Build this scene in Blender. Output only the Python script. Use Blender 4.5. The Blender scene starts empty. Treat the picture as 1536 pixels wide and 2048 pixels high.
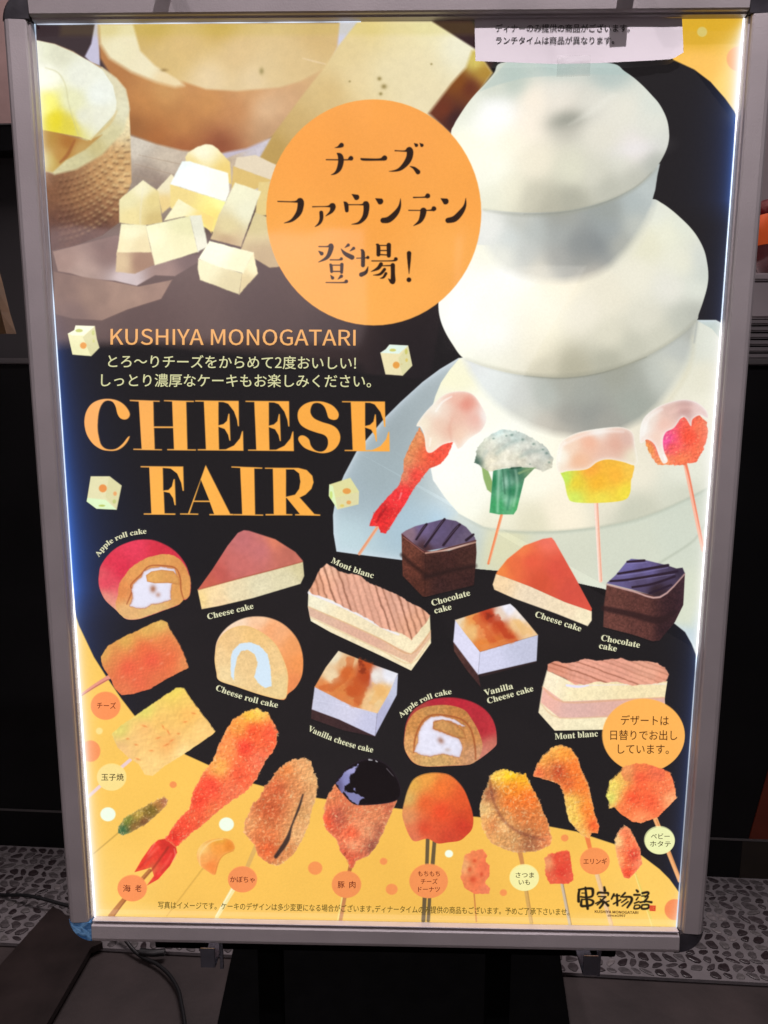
import bpy, bmesh, math, random
import numpy as np
from mathutils import Vector, Matrix, Euler
from mathutils.geometry import tessellate_polygon
random.seed(7)
SC = bpy.context.scene
COL = SC.collection
# ------------------------------------------------------------------ CAMERA
# world: metres, z up, floor at z = 0; the sign hangs upright in the plane y = 0
F_PX = 1550.0                       # focal length for a 1536 x 2048 frame
PCZ = 0.879                         # height of the poster's centre
CAM = np.array([0.01566603, -0.68481416, 0.12096884 + PCZ])
EUL = tuple(math.radians(a) for a in (80.26378018, -0.15051194, 1.36374982))
cd = bpy.data.cameras.new('camera'); cam = bpy.data.objects.new('camera', cd); COL.objects.link(cam)
cam.location = CAM.tolist(); cam.rotation_euler = EUL
cd.sensor_fit = 'VERTICAL'; cd.sensor_height = 24.0; cd.lens = F_PX / 2048 * 24.0
cd.clip_start = 0.02; cd.clip_end = 60
SC.camera = cam
ROT = np.array(Euler(EUL).to_matrix())
SC.render.resolution_x = 768; SC.render.resolution_y = 1024
# ------------------------------------------------------------------ WORLD, LIGHTS, EXPOSURE
w_ = bpy.data.worlds.new('World'); SC.world = w_; w_.use_nodes = True
w_.node_tree.nodes['Background'].inputs[0].default_value = (0.85, 0.72, 0.74, 1)
w_.node_tree.nodes['Background'].inputs[1].default_value = 0.022
SC.view_settings.view_transform = 'Standard'; SC.view_settings.look = 'None'
SC.view_settings.exposure = 0; SC.view_settings.gamma = 1
def spot(name, loc, aim, power, size, blend, radius, col):
    l = bpy.data.lights.new(name, 'SPOT'); l.energy = power; l.spot_size = math.radians(size); l.spot_blend = blend
    l.shadow_soft_size = radius; l.color = col
    o = bpy.data.objects.new(name, l); COL.objects.link(o); o.location = loc
    o.rotation_euler = (Vector(aim) - Vector(loc)).to_track_quat('-Z', 'Y').to_euler()
    return o
# ceiling downlights in front of the shop
spot('ceiling_spotlight', (0.30, -0.62, 2.15), (0.03, -0.1, 0.9), 52, 110, .8, .010, (1, .90, .94))
spot('ceiling_spotlight', (-0.75, -0.60, 2.15), (-0.1, -0.1, 0.9), 14, 110, .8, .02, (1, .88, .91))
al = bpy.data.lights.new('floor_fill', 'AREA'); al.shape = 'RECTANGLE'; al.size = 1.6; al.size_y = .5; al.energy = 36; al.color = (1, .86, .88)  # unseen area lamp added to brighten the floor behind the sign
ao = bpy.data.objects.new('floor_fill', al); COL.objects.link(ao); ao.location = (0, .9, 2.7)
wa = bpy.data.lights.new('wall_fill', 'AREA'); wa.shape = 'RECTANGLE'; wa.size = 2.6; wa.size_y = .25; wa.energy = 84; wa.color = (1, .86, .88)  # unseen lamp added so the far wall mirrors pale in the print
wo = bpy.data.objects.new('wall_fill', wa); COL.objects.link(wo); wo.location = (-1.2, -2.2, 2.75); wo.rotation_euler = (Vector((-1.2, -3, 1.45)) - Vector(wo.location)).to_track_quat('-Z', 'Y').to_euler()
# ------------------------------------------------------------------ PLAN COORDINATES
PW, PH = 0.574, 0.812               # visible poster
def world2px(p):
    q = (np.asarray(p, float) - CAM) @ ROT
    return 768 + F_PX * q[..., 0] / -q[..., 2], 1024 - F_PX * q[..., 1] / -q[..., 2]
def px_ray(x, y):
    return ROT @ np.array([(x - 768) / F_PX, (1024 - y) / F_PX, -1.0])
def on_plane_y(x, y, yy=0.0):
    d = px_ray(x, y); t = (yy - CAM[1]) / d[1]; return CAM + d * t
def on_floor(x, y, z=0.0):
    d = px_ray(x, y); t = (z - CAM[2]) / d[2]; return CAM + d * t
CW = 1220; CH = int(CW * PH / PW)   # print texture, about the plan's own resolution
def px2cv(x, y):
    p = on_plane_y(x, y)
    return (p[0] + PW / 2) / PW * CW, (PCZ + PH / 2 - p[2]) / PH * CH
_u = (np.arange(CW) + .5) / CW * PW - PW / 2; _v = PCZ + PH / 2 - (np.arange(CH) + .5) / CH * PH
_U, _V = np.meshgrid(_u, _v)
PX, PY = world2px(np.stack([_U, np.zeros_like(_U), _V], -1))
PX = PX.astype(np.float32); PY = PY.astype(np.float32)
IMG = np.zeros((CH, CW, 3), np.float32)
# ------------------------------------------------------------------ PRINTED POSTER ARTWORK
# The picture printed on the sheet is drawn here by code, shape by shape, into one print
# texture (flat print). Coordinates are read off a plan of the artwork in 1/1536 units.
def parse(s):
    return np.array([[float(v) for v in q.split(',')] for q in s.split()])
ZT = dict(O=(0, 0, 1.0), A=(0, 0, 2.743), B=(480, 0, 2.743), C=(976, 0, 2.743), D=(0, 600, 2.743),
          E=(480, 600, 2.743), F=(976, 600, 2.743), G=(100, 1020, 2.954), H=(560, 1020, 2.954),
          I=(960, 1020, 2.954), J=(100, 1460, 2.954), K=(560, 1460, 2.954), L=(960, 1460, 2.954),
          P=(140, 640, 4.267), Q=(480, 640, 4.267), T=(540, 260, 3.657), V=(768, 100, 2.0), U=(1140, 1760, 6.982))
def zc(z, pts):
    if isinstance(pts, str): pts = parse(pts)
    ox, oy, s = ZT[z]
    p = np.array(pts, float)
    p[:, 0] = p[:, 0] / s + ox; p[:, 1] = p[:, 1] / s + oy
    return p
def _hash(ix, iy, seed):
    h = (ix.astype(np.uint32) * np.uint32(374761393) + iy.astype(np.uint32) * np.uint32(668265263) + np.uint32(seed * 1442695 + 1013))
    h = (h ^ (h >> np.uint32(13))) * np.uint32(1274126177)
    h = h ^ (h >> np.uint32(16))
    return (h & np.uint32(0xffff)).astype(np.float32) / 65535.0
def vnoise(X, Y, sc, seed=0):
    ca, sa = math.cos(.6 + seed * 1.3), math.sin(.6 + seed * 1.3)
    x = (X * ca + Y * sa) / sc + 3000; y = (Y * ca - X * sa) / sc + 3000
    ix = np.floor(x); iy = np.floor(y); fx = x - ix; fy = y - iy
    ix = ix.astype(np.int64); iy = iy.astype(np.int64)
    fx = fx * fx * (3 - 2 * fx); fy = fy * fy * (3 - 2 * fy)
    a = _hash(ix, iy, seed); b = _hash(ix + 1, iy, seed); c = _hash(ix, iy + 1, seed); d = _hash(ix + 1, iy + 1, seed)
    return ((a * (1 - fx) + b * fx) * (1 - fy) + (c * (1 - fx) + d * fx) * fy) * 2 - 1
def smooth_poly(p, n=5):
    q = []
    m = len(p)
    for i in range(m):
        p0, p1, p2, p3 = p[i - 1], p[i], p[(i + 1) % m], p[(i + 2) % m]
        for k in range(n):
            t = k / n
            q.append(0.5 * ((2 * p1) + (-p0 + p2) * t + (2 * p0 - 5 * p1 + 4 * p2 - p3) * t * t + (-p0 + 3 * p1 - 3 * p2 + p3) * t ** 3))
    return np.array(q)
PATCH = []
def window(x0, y0, x1, y1):
    a = [px2cv(x, y) for x in (x0, x1) for y in (y0, y1)]
    xs = [q[0] for q in a]; ys = [q[1] for q in a]
    i0, i1 = max(0, int(min(xs)) - 2), min(CW, int(max(xs)) + 3)
    j0, j1 = max(0, int(min(ys)) - 2), min(CH, int(max(ys)) + 3)
    if i0 >= i1 or j0 >= j1: return None
    return (slice(j0, j1), slice(i0, i1))
def sdf(rings, X, Y):
    d = np.full(X.shape, 1e9, np.float32); ins = np.zeros(X.shape, bool)
    for p in rings:
        m = len(p)
        for i in range(m):
            ax, ay = p[i]; bx, by = p[(i + 1) % m]
            ex, ey = bx - ax, by - ay
            L = ex * ex + ey * ey
            if L < 1e-9: continue
            wx = X - ax; wy = Y - ay
            t = np.clip((wx * ex + wy * ey) / L, 0, 1)
            d = np.minimum(d, (wx - ex * t) ** 2 + (wy - ey * t) ** 2)
            if ay != by:
                c = (ay > Y) != (by > Y)
                ins ^= c & (X < ex * (Y - ay) / (by - ay) + ax)
    return np.sqrt(d) * np.where(ins, -1, 1)
def colours(z, col, X, Y, pw=1.6, s2=40.):
    if not isinstance(col, str):
        return np.broadcast_to(np.array(col, np.float32) / 255, X.shape + (3,)).copy()
    cp = np.array([[float(v) for v in q.split(',')] for q in col.split()])   # x,y,r,g,b
    xy = zc(z, cp[:, :2])
    acc = np.zeros(X.shape + (3,), np.float32); ws = np.zeros(X.shape, np.float32)
    for (x, y), c in zip(xy, cp[:, 2:]):
        w = 1.0 / ((X - x) ** 2 + (Y - y) ** 2 + s2) ** pw
        acc += w[..., None] * (c / 255).astype(np.float32); ws += w
    return acc / ws[..., None]
def S(z, pts, col, soft=0.9, sm=0, jag=None, tex=None, name=None, alpha=1.0, seed=1, pw=1.5, s2=None, rim=None, stripes=None, flakes=0, mul=False, holes=(), emb=None, clip=0, cr=None):
    p = zc(z, pts); raw = p
    if sm: p = smooth_poly(p)
    rings = [p] + [zc(z, h) for h in holes]
    pad = soft * 2 + (jag[0] if jag else 0) + 2
    w = window(p[:, 0].min() - pad, p[:, 1].min() - pad, p[:, 0].max() + pad, p[:, 1].max() + pad)
    if name: PATCH.append((name, p, rings[1:]))
    if w is None: return
    X = PX[w]; Y = PY[w]
    d = sdf(rings, X, Y)
    if jag:
        d = d + jag[0] * (vnoise(X, Y, jag[1], seed) * .7 + vnoise(X, Y, jag[1] * .45, seed + 7) * .5)
    a = np.clip(0.5 - d / (2 * soft), 0, 1) * alpha
    if s2 is None: s2 = max(24., (np.ptp(p[:, 0]) * np.ptp(p[:, 1])) * .006)
    c = colours(z, col, X, Y, pw, s2)
    if tex:
        f = 1.0
        for k, (am, sc) in enumerate(tex):
            f = f + am * vnoise(X, Y, sc, seed + 11 * k)
        c = c * f[..., None]
    if stripes:
        ux, uy, per, am = stripes[:4]
        n = math.hypot(ux, uy); t = (X * uy - Y * ux) / n / per
        t = t + 0.12 * vnoise(X, Y, 18, seed + 3) + .05 * vnoise(X, Y, 5, seed + 4)
        k = np.floor(t); fr = t - k
        hb = _hash(k.astype(np.int64) + 900, k.astype(np.int64) * 0 + 5, seed); hg = _hash(np.floor(t + .5).astype(np.int64) + 900, k.astype(np.int64) * 0 + 9, seed)
        gd = np.minimum(fr, 1 - fr)
        f = (hb - .45) * .5 + .35 * np.sin(fr * np.pi) - .15 - np.exp(-(gd / .17) ** 2) * (.35 + 1.5 * hg * hg)
        c = c * np.clip(1 + am * f, .2, 1.6)[..., None] * np.stack([np.ones_like(f), 1 + .05 * np.minimum(f, 0), 1 + .08 * np.minimum(f, 0)], -1)
    if flakes:
        n1 = vnoise(X, Y, 3.4, seed + 20); n2 = vnoise(X * .8 + Y * .6, Y * .8 - X * .6, 2.6, seed + 21)
        f = np.clip((n1 + n2 - 0.75) * 1.6, 0, 1) * flakes
        c = c + (np.array([1, .86, .62], np.float32) - c) * f[..., None]
        g = np.clip((-n1 - n2 - 0.85) * 1.4, 0, 1) * flakes * .8
        c = c * (1 - g[..., None] * np.array([.35, .5, .6], np.float32))
    if emb:                                            # crumbs / crust: lit from the upper left
        for am, sc in emb:
            o_ = sc * .32
            n0 = np.abs(vnoise(X, Y, sc, seed + 31)) + .5 * vnoise(X, Y, sc * .5, seed + 32); n1 = np.abs(vnoise(X + o_, Y + o_, sc, seed + 31)) + .5 * vnoise(X + o_, Y + o_, sc * .5, seed + 32)
            g = (n0 - n1) * am
            c = c * (1 + np.clip(g, -.6, .1))[..., None] + np.clip(g, 0, .9)[..., None] * np.array([.9, .78, .5], np.float32) * .6
    if rim:
        rw, rc, ra = rim
        f = np.exp(-np.clip(-d, 0, None) / rw) * ra
        c = c + (np.array(rc, np.float32) / 255 - c) * f[..., None]
    if clip: a = a * np.clip((IMG[w].min(-1) - clip) * 12, 0, 1)
    if mul:
        IMG[w] *= (1 - a[..., None] + a[..., None] * c)
    else:
        IMG[w] += (c - IMG[w]) * a[..., None]
    if cr: crumbs(z, pts, **cr)
def ST(z, pts, col, soft=0.8, alpha=1.0, sm=1):
    """tapering brush stroke: x,y,width triples in the drawing units of z"""
    q = parse(pts) if isinstance(pts, str) else np.array(pts, float)
    s = ZT[z][2]
    p = zc(z, q[:, :2]); r = q[:, 2] / s / 2
    if sm and len(p) > 2:
        P3 = np.column_stack([p, r]); out = []
        for i in range(len(P3) - 1):
            p0 = P3[max(i - 1, 0)]; p1 = P3[i]; p2 = P3[i + 1]; p3 = P3[min(i + 2, len(P3) - 1)]
            for k in range(4):
                t = k / 4
                out.append(0.5 * ((2 * p1) + (-p0 + p2) * t + (2 * p0 - 5 * p1 + 4 * p2 - p3) * t * t + (-p0 + 3 * p1 - 3 * p2 + p3) * t ** 3))
        out.append(P3[-1]); P3 = np.array(out); p = P3[:, :2]; r = P3[:, 2]
    pad = r.max() + soft + 2
    w = window(p[:, 0].min() - pad, p[:, 1].min() - pad, p[:, 0].max() + pad, p[:, 1].max() + pad)
    if w is None: return
    X = PX[w]; Y = PY[w]; d = np.full(X.shape, 1e9, np.float32)
    if len(p) == 1: d = np.hypot(X - p[0, 0], Y - p[0, 1]) - r[0]
    for i in range(len(p) - 1):
        ax, ay = p[i]; ex, ey = p[i + 1] - p[i]; L = ex * ex + ey * ey + 1e-9
        t = np.clip(((X - ax) * ex + (Y - ay) * ey) / L, 0, 1)
        d = np.minimum(d, np.hypot(X - ax - ex * t, Y - ay - ey * t) - (r[i] + (r[i + 1] - r[i]) * t))
    a = np.clip(0.5 - d / (2 * soft), 0, 1) * alpha
    IMG[w] += (np.array(col, np.float32) / 255 - IMG[w]) * a[..., None]
def B(z, x, y, rx, ry, col, alpha=.6, rot=0, clip=0):
    """soft airbrushed blob"""
    s = ZT[z][2]; p = zc(z, [[x, y]])[0]; rx /= s; ry /= s
    R = 2.2 * max(rx, ry)
    w = window(p[0] - R, p[1] - R, p[0] + R, p[1] + R)
    if w is None: return
    X = PX[w] - p[0]; Y = PY[w] - p[1]
    if rot:
        c, s_ = math.cos(math.radians(rot)), math.sin(math.radians(rot)); X, Y = X * c + Y * s_, Y * c - X * s_
    a = np.exp(-((X / rx) ** 2 + (Y / ry) ** 2) * 1.2) * alpha
    a = np.where(a < 0.01, 0, a)
    if clip: a = a * np.clip((IMG[w].min(-1) - clip) * 12, 0, 1)
    IMG[w] += (np.array(col, np.float32) / 255 - IMG[w]) * a[..., None]
def crumbs(z, pts, n, size=3.2, light=.5, dark=.35, seed=1, out=1.5, tint=(255, 226, 170), lo=(110, 44, 14)):
    """bread crumbs: small lit flakes and pits scattered over a fried crust"""
    p = zc(z, pts); rr = np.random.RandomState(seed + n); lo_, hi_ = p.min(0) - out, p.max(0) + out
    Q = rr.rand(n * 6, 2) * (hi_ - lo_) + lo_
    d = sdf([p], Q[:, 0], Q[:, 1]); ok = d < out * rr.rand(len(d)); Q = Q[ok][:n]; D_ = d[ok][:n]
    T = np.array(tint, np.float32) / 255; Lo = np.array(lo, np.float32) / 255
    for (x, y), d in zip(Q, D_):
        w = window(x - size * 1.6, y - size * 1.6, x + size * 1.6, y + size * 1.6)
        if w is None or IMG[w].size == 0: continue
        cx, cy = px2cv(x, y); cx = min(CW - 1, max(0, int(cx))); cy = min(CH - 1, max(0, int(cy)))
        base = IMG[cy, cx].copy()
        if d > -1 and base.sum() < .6: base = (T + Lo) / 2
        X = PX[w] - x; Y = PY[w] - y; a_ = rr.uniform(0, 3.14); ca, sa = math.cos(a_), math.sin(a_)
        X, Y = X * ca + Y * sa, Y * ca - X * sa
        L = size * rr.uniform(.45, 1.05); W = L * rr.uniform(.28, .6)
        q = np.clip((1.25 - np.sqrt((X / L) ** 2 + (Y / W) ** 2)) * 1.6, 0, 1)
        if rr.rand() < .62: c = base + (T - base) * light * rr.uniform(.3, 1); al = .85
        else: c = base + (Lo - base) * dark * .55 * rr.uniform(.3, 1); al = .8
        IMG[w] += (c - IMG[w]) * (q * al)[..., None]
def ell(z, x, y, rx, ry, n=72):
    t = np.linspace(0, 2 * np.pi, n, endpoint=False)
    return np.column_stack([x + rx * np.cos(t), y + ry * np.sin(t)])
def DOT(z, x, y, rx, ry, col, name=None, **k):
    S(z, ell(z, x, y, rx, ry), col, name=name, **k)

INK = (44, 27, 16)
def paint():
    BLK = (31, 28, 29)
    IMG[:] = np.array(BLK, np.float32) / 255
    # ---- cheese photograph, upper left ------------------------------------------------
    S('O', '40,20 930,20 990,120 900,300 880,640 860,760 700,745 480,715 300,690 120,700 60,690', '120,100,58,36,38 300,640,74,54,50 500,620,72,56,54 700,680,56,44,44 170,560,96,74,66 800,700,36,30,32 850,760,34,30,32 300,350,188,170,152 900,150,50,30,32 130,70,40,26,28 600,560,84,66,62 420,600,92,72,66', soft=3, tex=[(.02, 9)])
    S('O', '120,690 300,688 480,700 720,735 760,800 400,800 80,780', BLK, soft=14)
    S('A', '190,128 520,130 520,200 480,310 300,250 185,225', (42, 26, 30), soft=2)
    S('A', '520,130 545,130 548,360 500,345 465,310 500,240', (196, 192, 214), soft=2)
    S('A', '700,740 860,790 1200,840 1536,740 1536,1010 1300,1080 860,1060 700,1060', '760,800,212,202,186 900,880,205,190,170 800,980,160,142,128 1200,870,200,178,150 1450,820,205,198,206 860,1020,150,130,118', soft=2, tex=[(.03, 14), (.03, 4)])
    for x0, y0, x1, y1 in ((740, 900, 960, 960), (760, 850, 1010, 905), (730, 960, 900, 1010)):
        ST('A', [[x0, y0, 3], [x1, y1, 5]], (165, 142, 120), alpha=.5, soft=1.2)
    # white cloth behind
    S('B', '545,120 650,120 540,290 470,370 330,480 170,740 100,800 -80,870 -140,860 0,800 200,620 420,400', '560,160,205,205,225 400,420,205,195,205 250,600,205,190,190 60,800,196,186,200', soft=2)
    # rear cheese wheel
    S('A', '538,128 1860,128 1850,260 1800,380 1730,520 1620,660 1500,750 1350,815 1200,842 1000,825 860,790 715,738 690,560 600,400 550,320 540,200',
      '620,400,176,116,60 800,560,196,134,74 1000,700,200,140,80 1200,800,140,74,50 1000,800,160,92,56 860,760,170,104,56 1300,600,196,136,86 1450,600,226,190,150 1480,720,190,150,112 740,690,150,96,54 1150,560,206,146,84 1750,300,216,180,126 900,500,206,154,92 1350,480,210,158,104', soft=3, tex=[(.02, 14)], sm=0, name='printed_cheese_wheel')
    S('A', '540,128 900,128 900,300 1010,470 960,478 860,452 720,395 600,320 548,240', '600,160,226,212,160 640,260,236,228,190 800,380,238,228,192 700,200,236,226,188 900,440,234,212,166', soft=5)
    S('A', '728,128 1860,128 1845,250 1790,370 1650,445 1536,480 1300,500 1130,490 980,440 850,360 770,280', '850,140,200,168,86 1200,140,204,170,86 1000,250,216,184,120 1300,300,222,192,138 1150,440,230,206,162 1400,440,228,204,160 1500,400,222,196,144 1750,200,212,180,120 1600,350,218,190,136 900,320,212,182,118', soft=3, tex=[(.012, 12)])
    B('A', 1435, 390, 14, 20, (140, 125, 70), .7); B('A', 900, 385, 22, 10, (130, 100, 50), .6)
    ST('B', '345,320,4 400,335,9 470,352,5', (235, 210, 170), alpha=.7, soft=1.5)
    # rear wedge
    S('B', '648,116 1050,116 1290,268 1385,400 1300,520 1180,740 1000,900 300,1000 100,880 180,740 330,540 470,360 540,250',
      '700,150,228,206,140 900,180,234,218,170 1000,130,238,230,184 1200,260,238,234,208 800,400,236,222,180 500,500,212,182,122 300,700,204,172,112 950,350,236,222,180 1000,560,236,222,182 600,300,224,202,146 200,820,186,152,84 640,420,230,210,160', soft=2.4, tex=[(.012, 10)], name='printed_cheese_wedge')
    S('B', '1272,280 1300,275 1385,400 1300,520 1160,740 1036,622 1160,460 1240,370', '1290,340,214,196,100 1340,400,180,140,60 1200,450,130,72,22 1260,480,104,48,30 1120,600,112,52,30 1180,650,62,34,34', soft=4)
    for x, y, r in ((765, 432, 12), (790, 475, 15), (772, 515, 10), (1050, 352, 6), (602, 447, 6), (640, 640, 6)):
        B('B', x, y, r * 1.1, r, (150, 132, 80), .9)
    S('O', '120,44 960,42 960,70 120,72', (200, 186, 70), soft=6, alpha=.16)
    # front left wheel
    S('A', '186,218 300,240 400,280 470,325 560,368 640,430 690,490 707,560 714,700 722,1000 700,1055 655,1100 655,1220 560,1290 400,1350 278,1372 240,950 215,700',
      '640,900,206,160,104 560,1000,190,142,92 620,1150,150,104,72 680,980,222,182,126 330,1050,130,88,62 350,1200,104,68,54 300,1300,84,58,50 500,1200,128,86,62 480,1300,84,56,48 680,700,232,218,174 560,1260,90,58,50 440,1080,160,114,76', soft=1.5, tex=[(.04, 9), (.06, 4)], name='printed_cheese_wheel')
    for j in range(11):
        for i in range(13):
            x = 330 + i * 31 + (j % 2) * 15; y = 985 + j * 33 - (i * i * 1.35) - i * 3
            k = max(0., min(1., (x - 380) / 300.))
            if x < 712 and y > 700 + max(0, 560 - x) * .9:
                B('A', x, y, 12, 8, (236, 208, 150), .10 + .42 * k, rot=-20); B('A', x + 3, y + 14, 12, 6, (70, 44, 30), .35, rot=-20)
    S('A', '240,930 300,958 420,930 560,850 680,720 712,600 690,490 640,430 560,370 560,600 450,760 320,850', '300,940,214,206,160 450,870,210,202,155 600,740,214,206,160 690,600,226,222,190 640,460,222,214,180 520,800,200,186,130', soft=3, tex=[(.03, 6)])
    S('A', '225,700 340,735 480,772 560,740 470,820 360,880 290,945 240,940', '250,760,178,132,52 380,780,170,110,48 440,820,196,158,92 270,880,206,180,96 330,850,190,140,70', soft=2)
    ST('A', '410,770,8 370,850,20 330,890,10', (150, 84, 44), alpha=.6, soft=2)
    S('A', '186,218 300,242 400,285 480,330 560,380 620,470 640,560 634,620 560,700 500,770 440,752 230,712 200,450', '230,280,232,234,205 320,290,222,222,196 250,420,255,255,238 440,420,236,238,222 540,520,238,242,232 450,640,232,232,212 250,580,250,244,120 300,660,232,214,40 380,680,222,206,70 400,560,232,232,190 550,640,236,236,216', soft=1.2, tex=[(.015, 7)], pw=2.2)
    ST('A', '250,372,5 320,400,7 360,470,6 375,560,6 400,650,6 430,740,5', (205, 200, 150), alpha=.55, soft=1.5)
    ST('A', '640,610,6 600,680,14 500,765,8', (214, 178, 110), alpha=.5, soft=2.5)
    # paper under the cubes
    S('A', '290,1380 640,1290 900,1400 1150,1400 960,1515 850,1510 750,1568 630,1540 480,1530 390,1500 318,1488', '350,1440,150,122,110 600,1380,120,94,86 700,1530,205,190,190 900,1500,150,122,112 450,1500,170,144,132 1050,1420,110,88,84', soft=1.5, tex=[(.04, 16)])
    S('A', '296,1490 400,1510 620,1545 760,1572 945,1535 885,1640 700,1698 560,1758 400,1748 296,1722', '350,1560,124,98,86 500,1620,144,116,100 700,1620,158,128,110 400,1720,120,96,88 850,1600,150,120,104', soft=1.5, tex=[(.04, 14)], name='printed_paper')
    # cheese cubes
    CU = []
    def cube(faces, nm=True):
        h = np.vstack([zc('A', f[0]) for f in faces])
        for k, (pts, col) in enumerate(faces):
            if isinstance(col, str):
                q = [[float(v) for v in t.split(',')] for t in col.split()]
                col = ' '.join('%g,%g,%g,%g,%g' % (a[0], a[1], min(255, a[2] * 1.06 + 6), min(255, a[3] * 1.055 + 6), min(255, a[4] * 1.02 + 2)) for a in q)
            S('A', pts, col, soft=1.5, tex=[(.010, 6)], jag=(.55, 7), seed=len(CU) * 3 + k)
        CU.append(1)
        c = h.mean(0); h = h[np.argsort(np.arctan2(h[:, 1] - c[1], h[:, 0] - c[0]))]
        PATCH.append(('printed_cheese_cube', hull(h), []))
    cube([('1018,865 1030,838 1085,805 1130,790 1165,795 1195,815 1215,840 1262,890 1270,1010 1020,930', '1100,830,236,232,212 1240,960,222,194,120 1050,900,226,206,150')])
    cube([('1285,915 1300,865 1400,850 1515,905 1490,990', (232, 216, 188)), ('1280,912 1495,990 1400,1040 1270,1035', (224, 192, 118))])
    cube([('860,1040 940,955 990,1010 940,1130 890,1170', '900,1010,224,214,190 900,1120,222,196,140')])
    cube([('935,1010 1240,1105 1215,1200 1180,1280 935,1140', '1000,1080,226,204,140 1180,1180,238,214,130 1220,1120,250,236,160'), ('960,960 1000,885 1040,885 1252,950 1258,1050 1240,1108 935,1010', '1050,960,252,255,255 1230,1000,255,255,235 1000,900,226,244,244')])
    cube([('1420,1000 1480,998 1465,1180 1400,1190', (232, 208, 140)), ('1290,1002 1432,1050 1322,1355 1155,1312 1200,1180', '1300,1060,228,226,204 1250,1250,214,200,160 1240,1320,176,148,116 1350,1150,226,224,205')])
    cube([('1400,1165 1520,1210 1560,1460 1480,1470 1320,1372', '1430,1230,205,190,150 1450,1420,180,156,126')])
    cube([('655,1095 785,988 870,1050 892,1222 770,1240 655,1222', '700,1100,222,214,176 780,1040,232,226,200 720,1190,226,210,160 840,1100,216,198,142 850,1210,200,178,124')])
    ST('A', '785,1030,4 772,1150,6 770,1235,5', (238, 230, 205), alpha=.5, soft=2)
    cube([('900,1210 980,1092 1060,1140 1175,1195 1160,1280 1100,1200 1030,1185', '980,1120,240,230,200 1140,1220,238,206,130')])
    cube([('665,1228 800,1235 835,1400 640,1400', '720,1260,230,226,196 780,1350,216,202,164 660,1360,226,216,180'), ('640,1385 835,1385 850,1450 740,1502 635,1490', '660,1440,196,172,140 780,1440,140,106,88')])
    cube([('800,1240 1042,1184 1088,1382 850,1456', '830,1260,232,230,200 1000,1300,220,216,180 880,1430,226,222,190'), ('1040,1184 1105,1180 1142,1352 1086,1382', (238, 236, 214))])
    cube([('1088,1420 1330,1500 1312,1616 1098,1536 1085,1480', '1120,1450,226,220,190 1280,1570,206,194,160'), ('1390,1385 1416,1500 1312,1616 1328,1500', '1400,1450,232,222,188 1350,1560,206,188,150'), ('1150,1322 1392,1386 1335,1500 1190,1462 1088,1420', '1200,1360,240,238,220 1320,1440,228,224,196')])
    # ---- yellow grounds -----------------------------------------------------------------
    YL = '200,1300,252,203,98 300,1600,252,200,92 500,1750,250,195,88 800,1700,247,191,84 1100,1750,249,195,87 1300,1800,252,204,100 200,1800,253,208,108 400,1820,247,194,90 900,1820,240,186,82'
    S('O', '140,1200 149,1223 158,1251 169,1274 188,1314 212,1352 242,1396 269,1431 320,1477 371,1509 415,1529 499,1565 537,1575 628,1595 797,1617 948,1633 1030,1641 1100,1653 1153,1663 1204,1680 1250,1695 1282,1710 1319,1738 1339,1758 1362,1790 1372,1880 120,1880 100,1400', YL, soft=.8, name='printed_yellow_ground')
    S('O', '1330,20 1338,110 1347,120 1388,139 1421,164 1450,197 1468,222 1482,250 1540,250 1540,20', '1400,60,228,178,56 1400,140,253,196,94 1460,180,255,210,110', soft=.8, pw=2.2, name='printed_yellow_ground')
    S('O', '1365,36 1500,36 1500,88 1365,90', (205, 160, 30), soft=2, alpha=.35)
    DOT('O', 1404, 64, 10, 10, (216, 196, 110)); DOT('O', 1478, 118, 25, 25, (252, 160, 92))
    # ---- plate and fountain ------------------------------------------------------------
    S('O', '917,716 880,738 845,764 801,804 772,833 750,859 713,903 688,950 673,986 666,1030 667,1067 673,1103 716,1109 804,1120 949,1137 993,1141 1075,1147 1160,1167 1207,1177 1290,1213 1349,1247 1370,1264 1383,1287 1393,1312 1470,1300 1460,655 1432,640 1395,640 1200,700',
      '860,780,166,178,182 780,850,160,172,176 700,980,166,182,190 760,960,160,174,178 690,1080,198,220,226 820,1040,172,198,214 900,1060,176,202,212 850,960,160,178,184 980,1110,214,212,176 1100,1110,206,214,200 1250,1110,204,212,198 1380,1150,206,214,198 1360,1240,216,222,190 1390,1270,180,205,230 1040,1130,210,216,200', soft=.9, pw=2, rim=(7, (214, 226, 236), .75), name='printed_plate')
    B('O', 880, 1045, 30, 50, (160, 200, 235), .5)
    G_ = dict(pw=2.4, s2=900.)
    S('V', '180,1920 300,1860 420,1905 560,1925 750,1922 1000,1884 1200,1810 1360,1740 1340,2000 1230,2300 600,2250 300,2050', '350,1960,194,206,202 450,1980,224,221,182 700,2000,216,218,198 1000,2000,212,216,198 1200,1950,210,216,200 1200,2200,218,223,202', soft=10, alpha=.9, clip=.3, **G_)
    ST('V', '1010,2105,6 1120,2040,6 1240,1960,6 1290,1880,6', (150, 158, 140), alpha=.4, soft=3)
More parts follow.
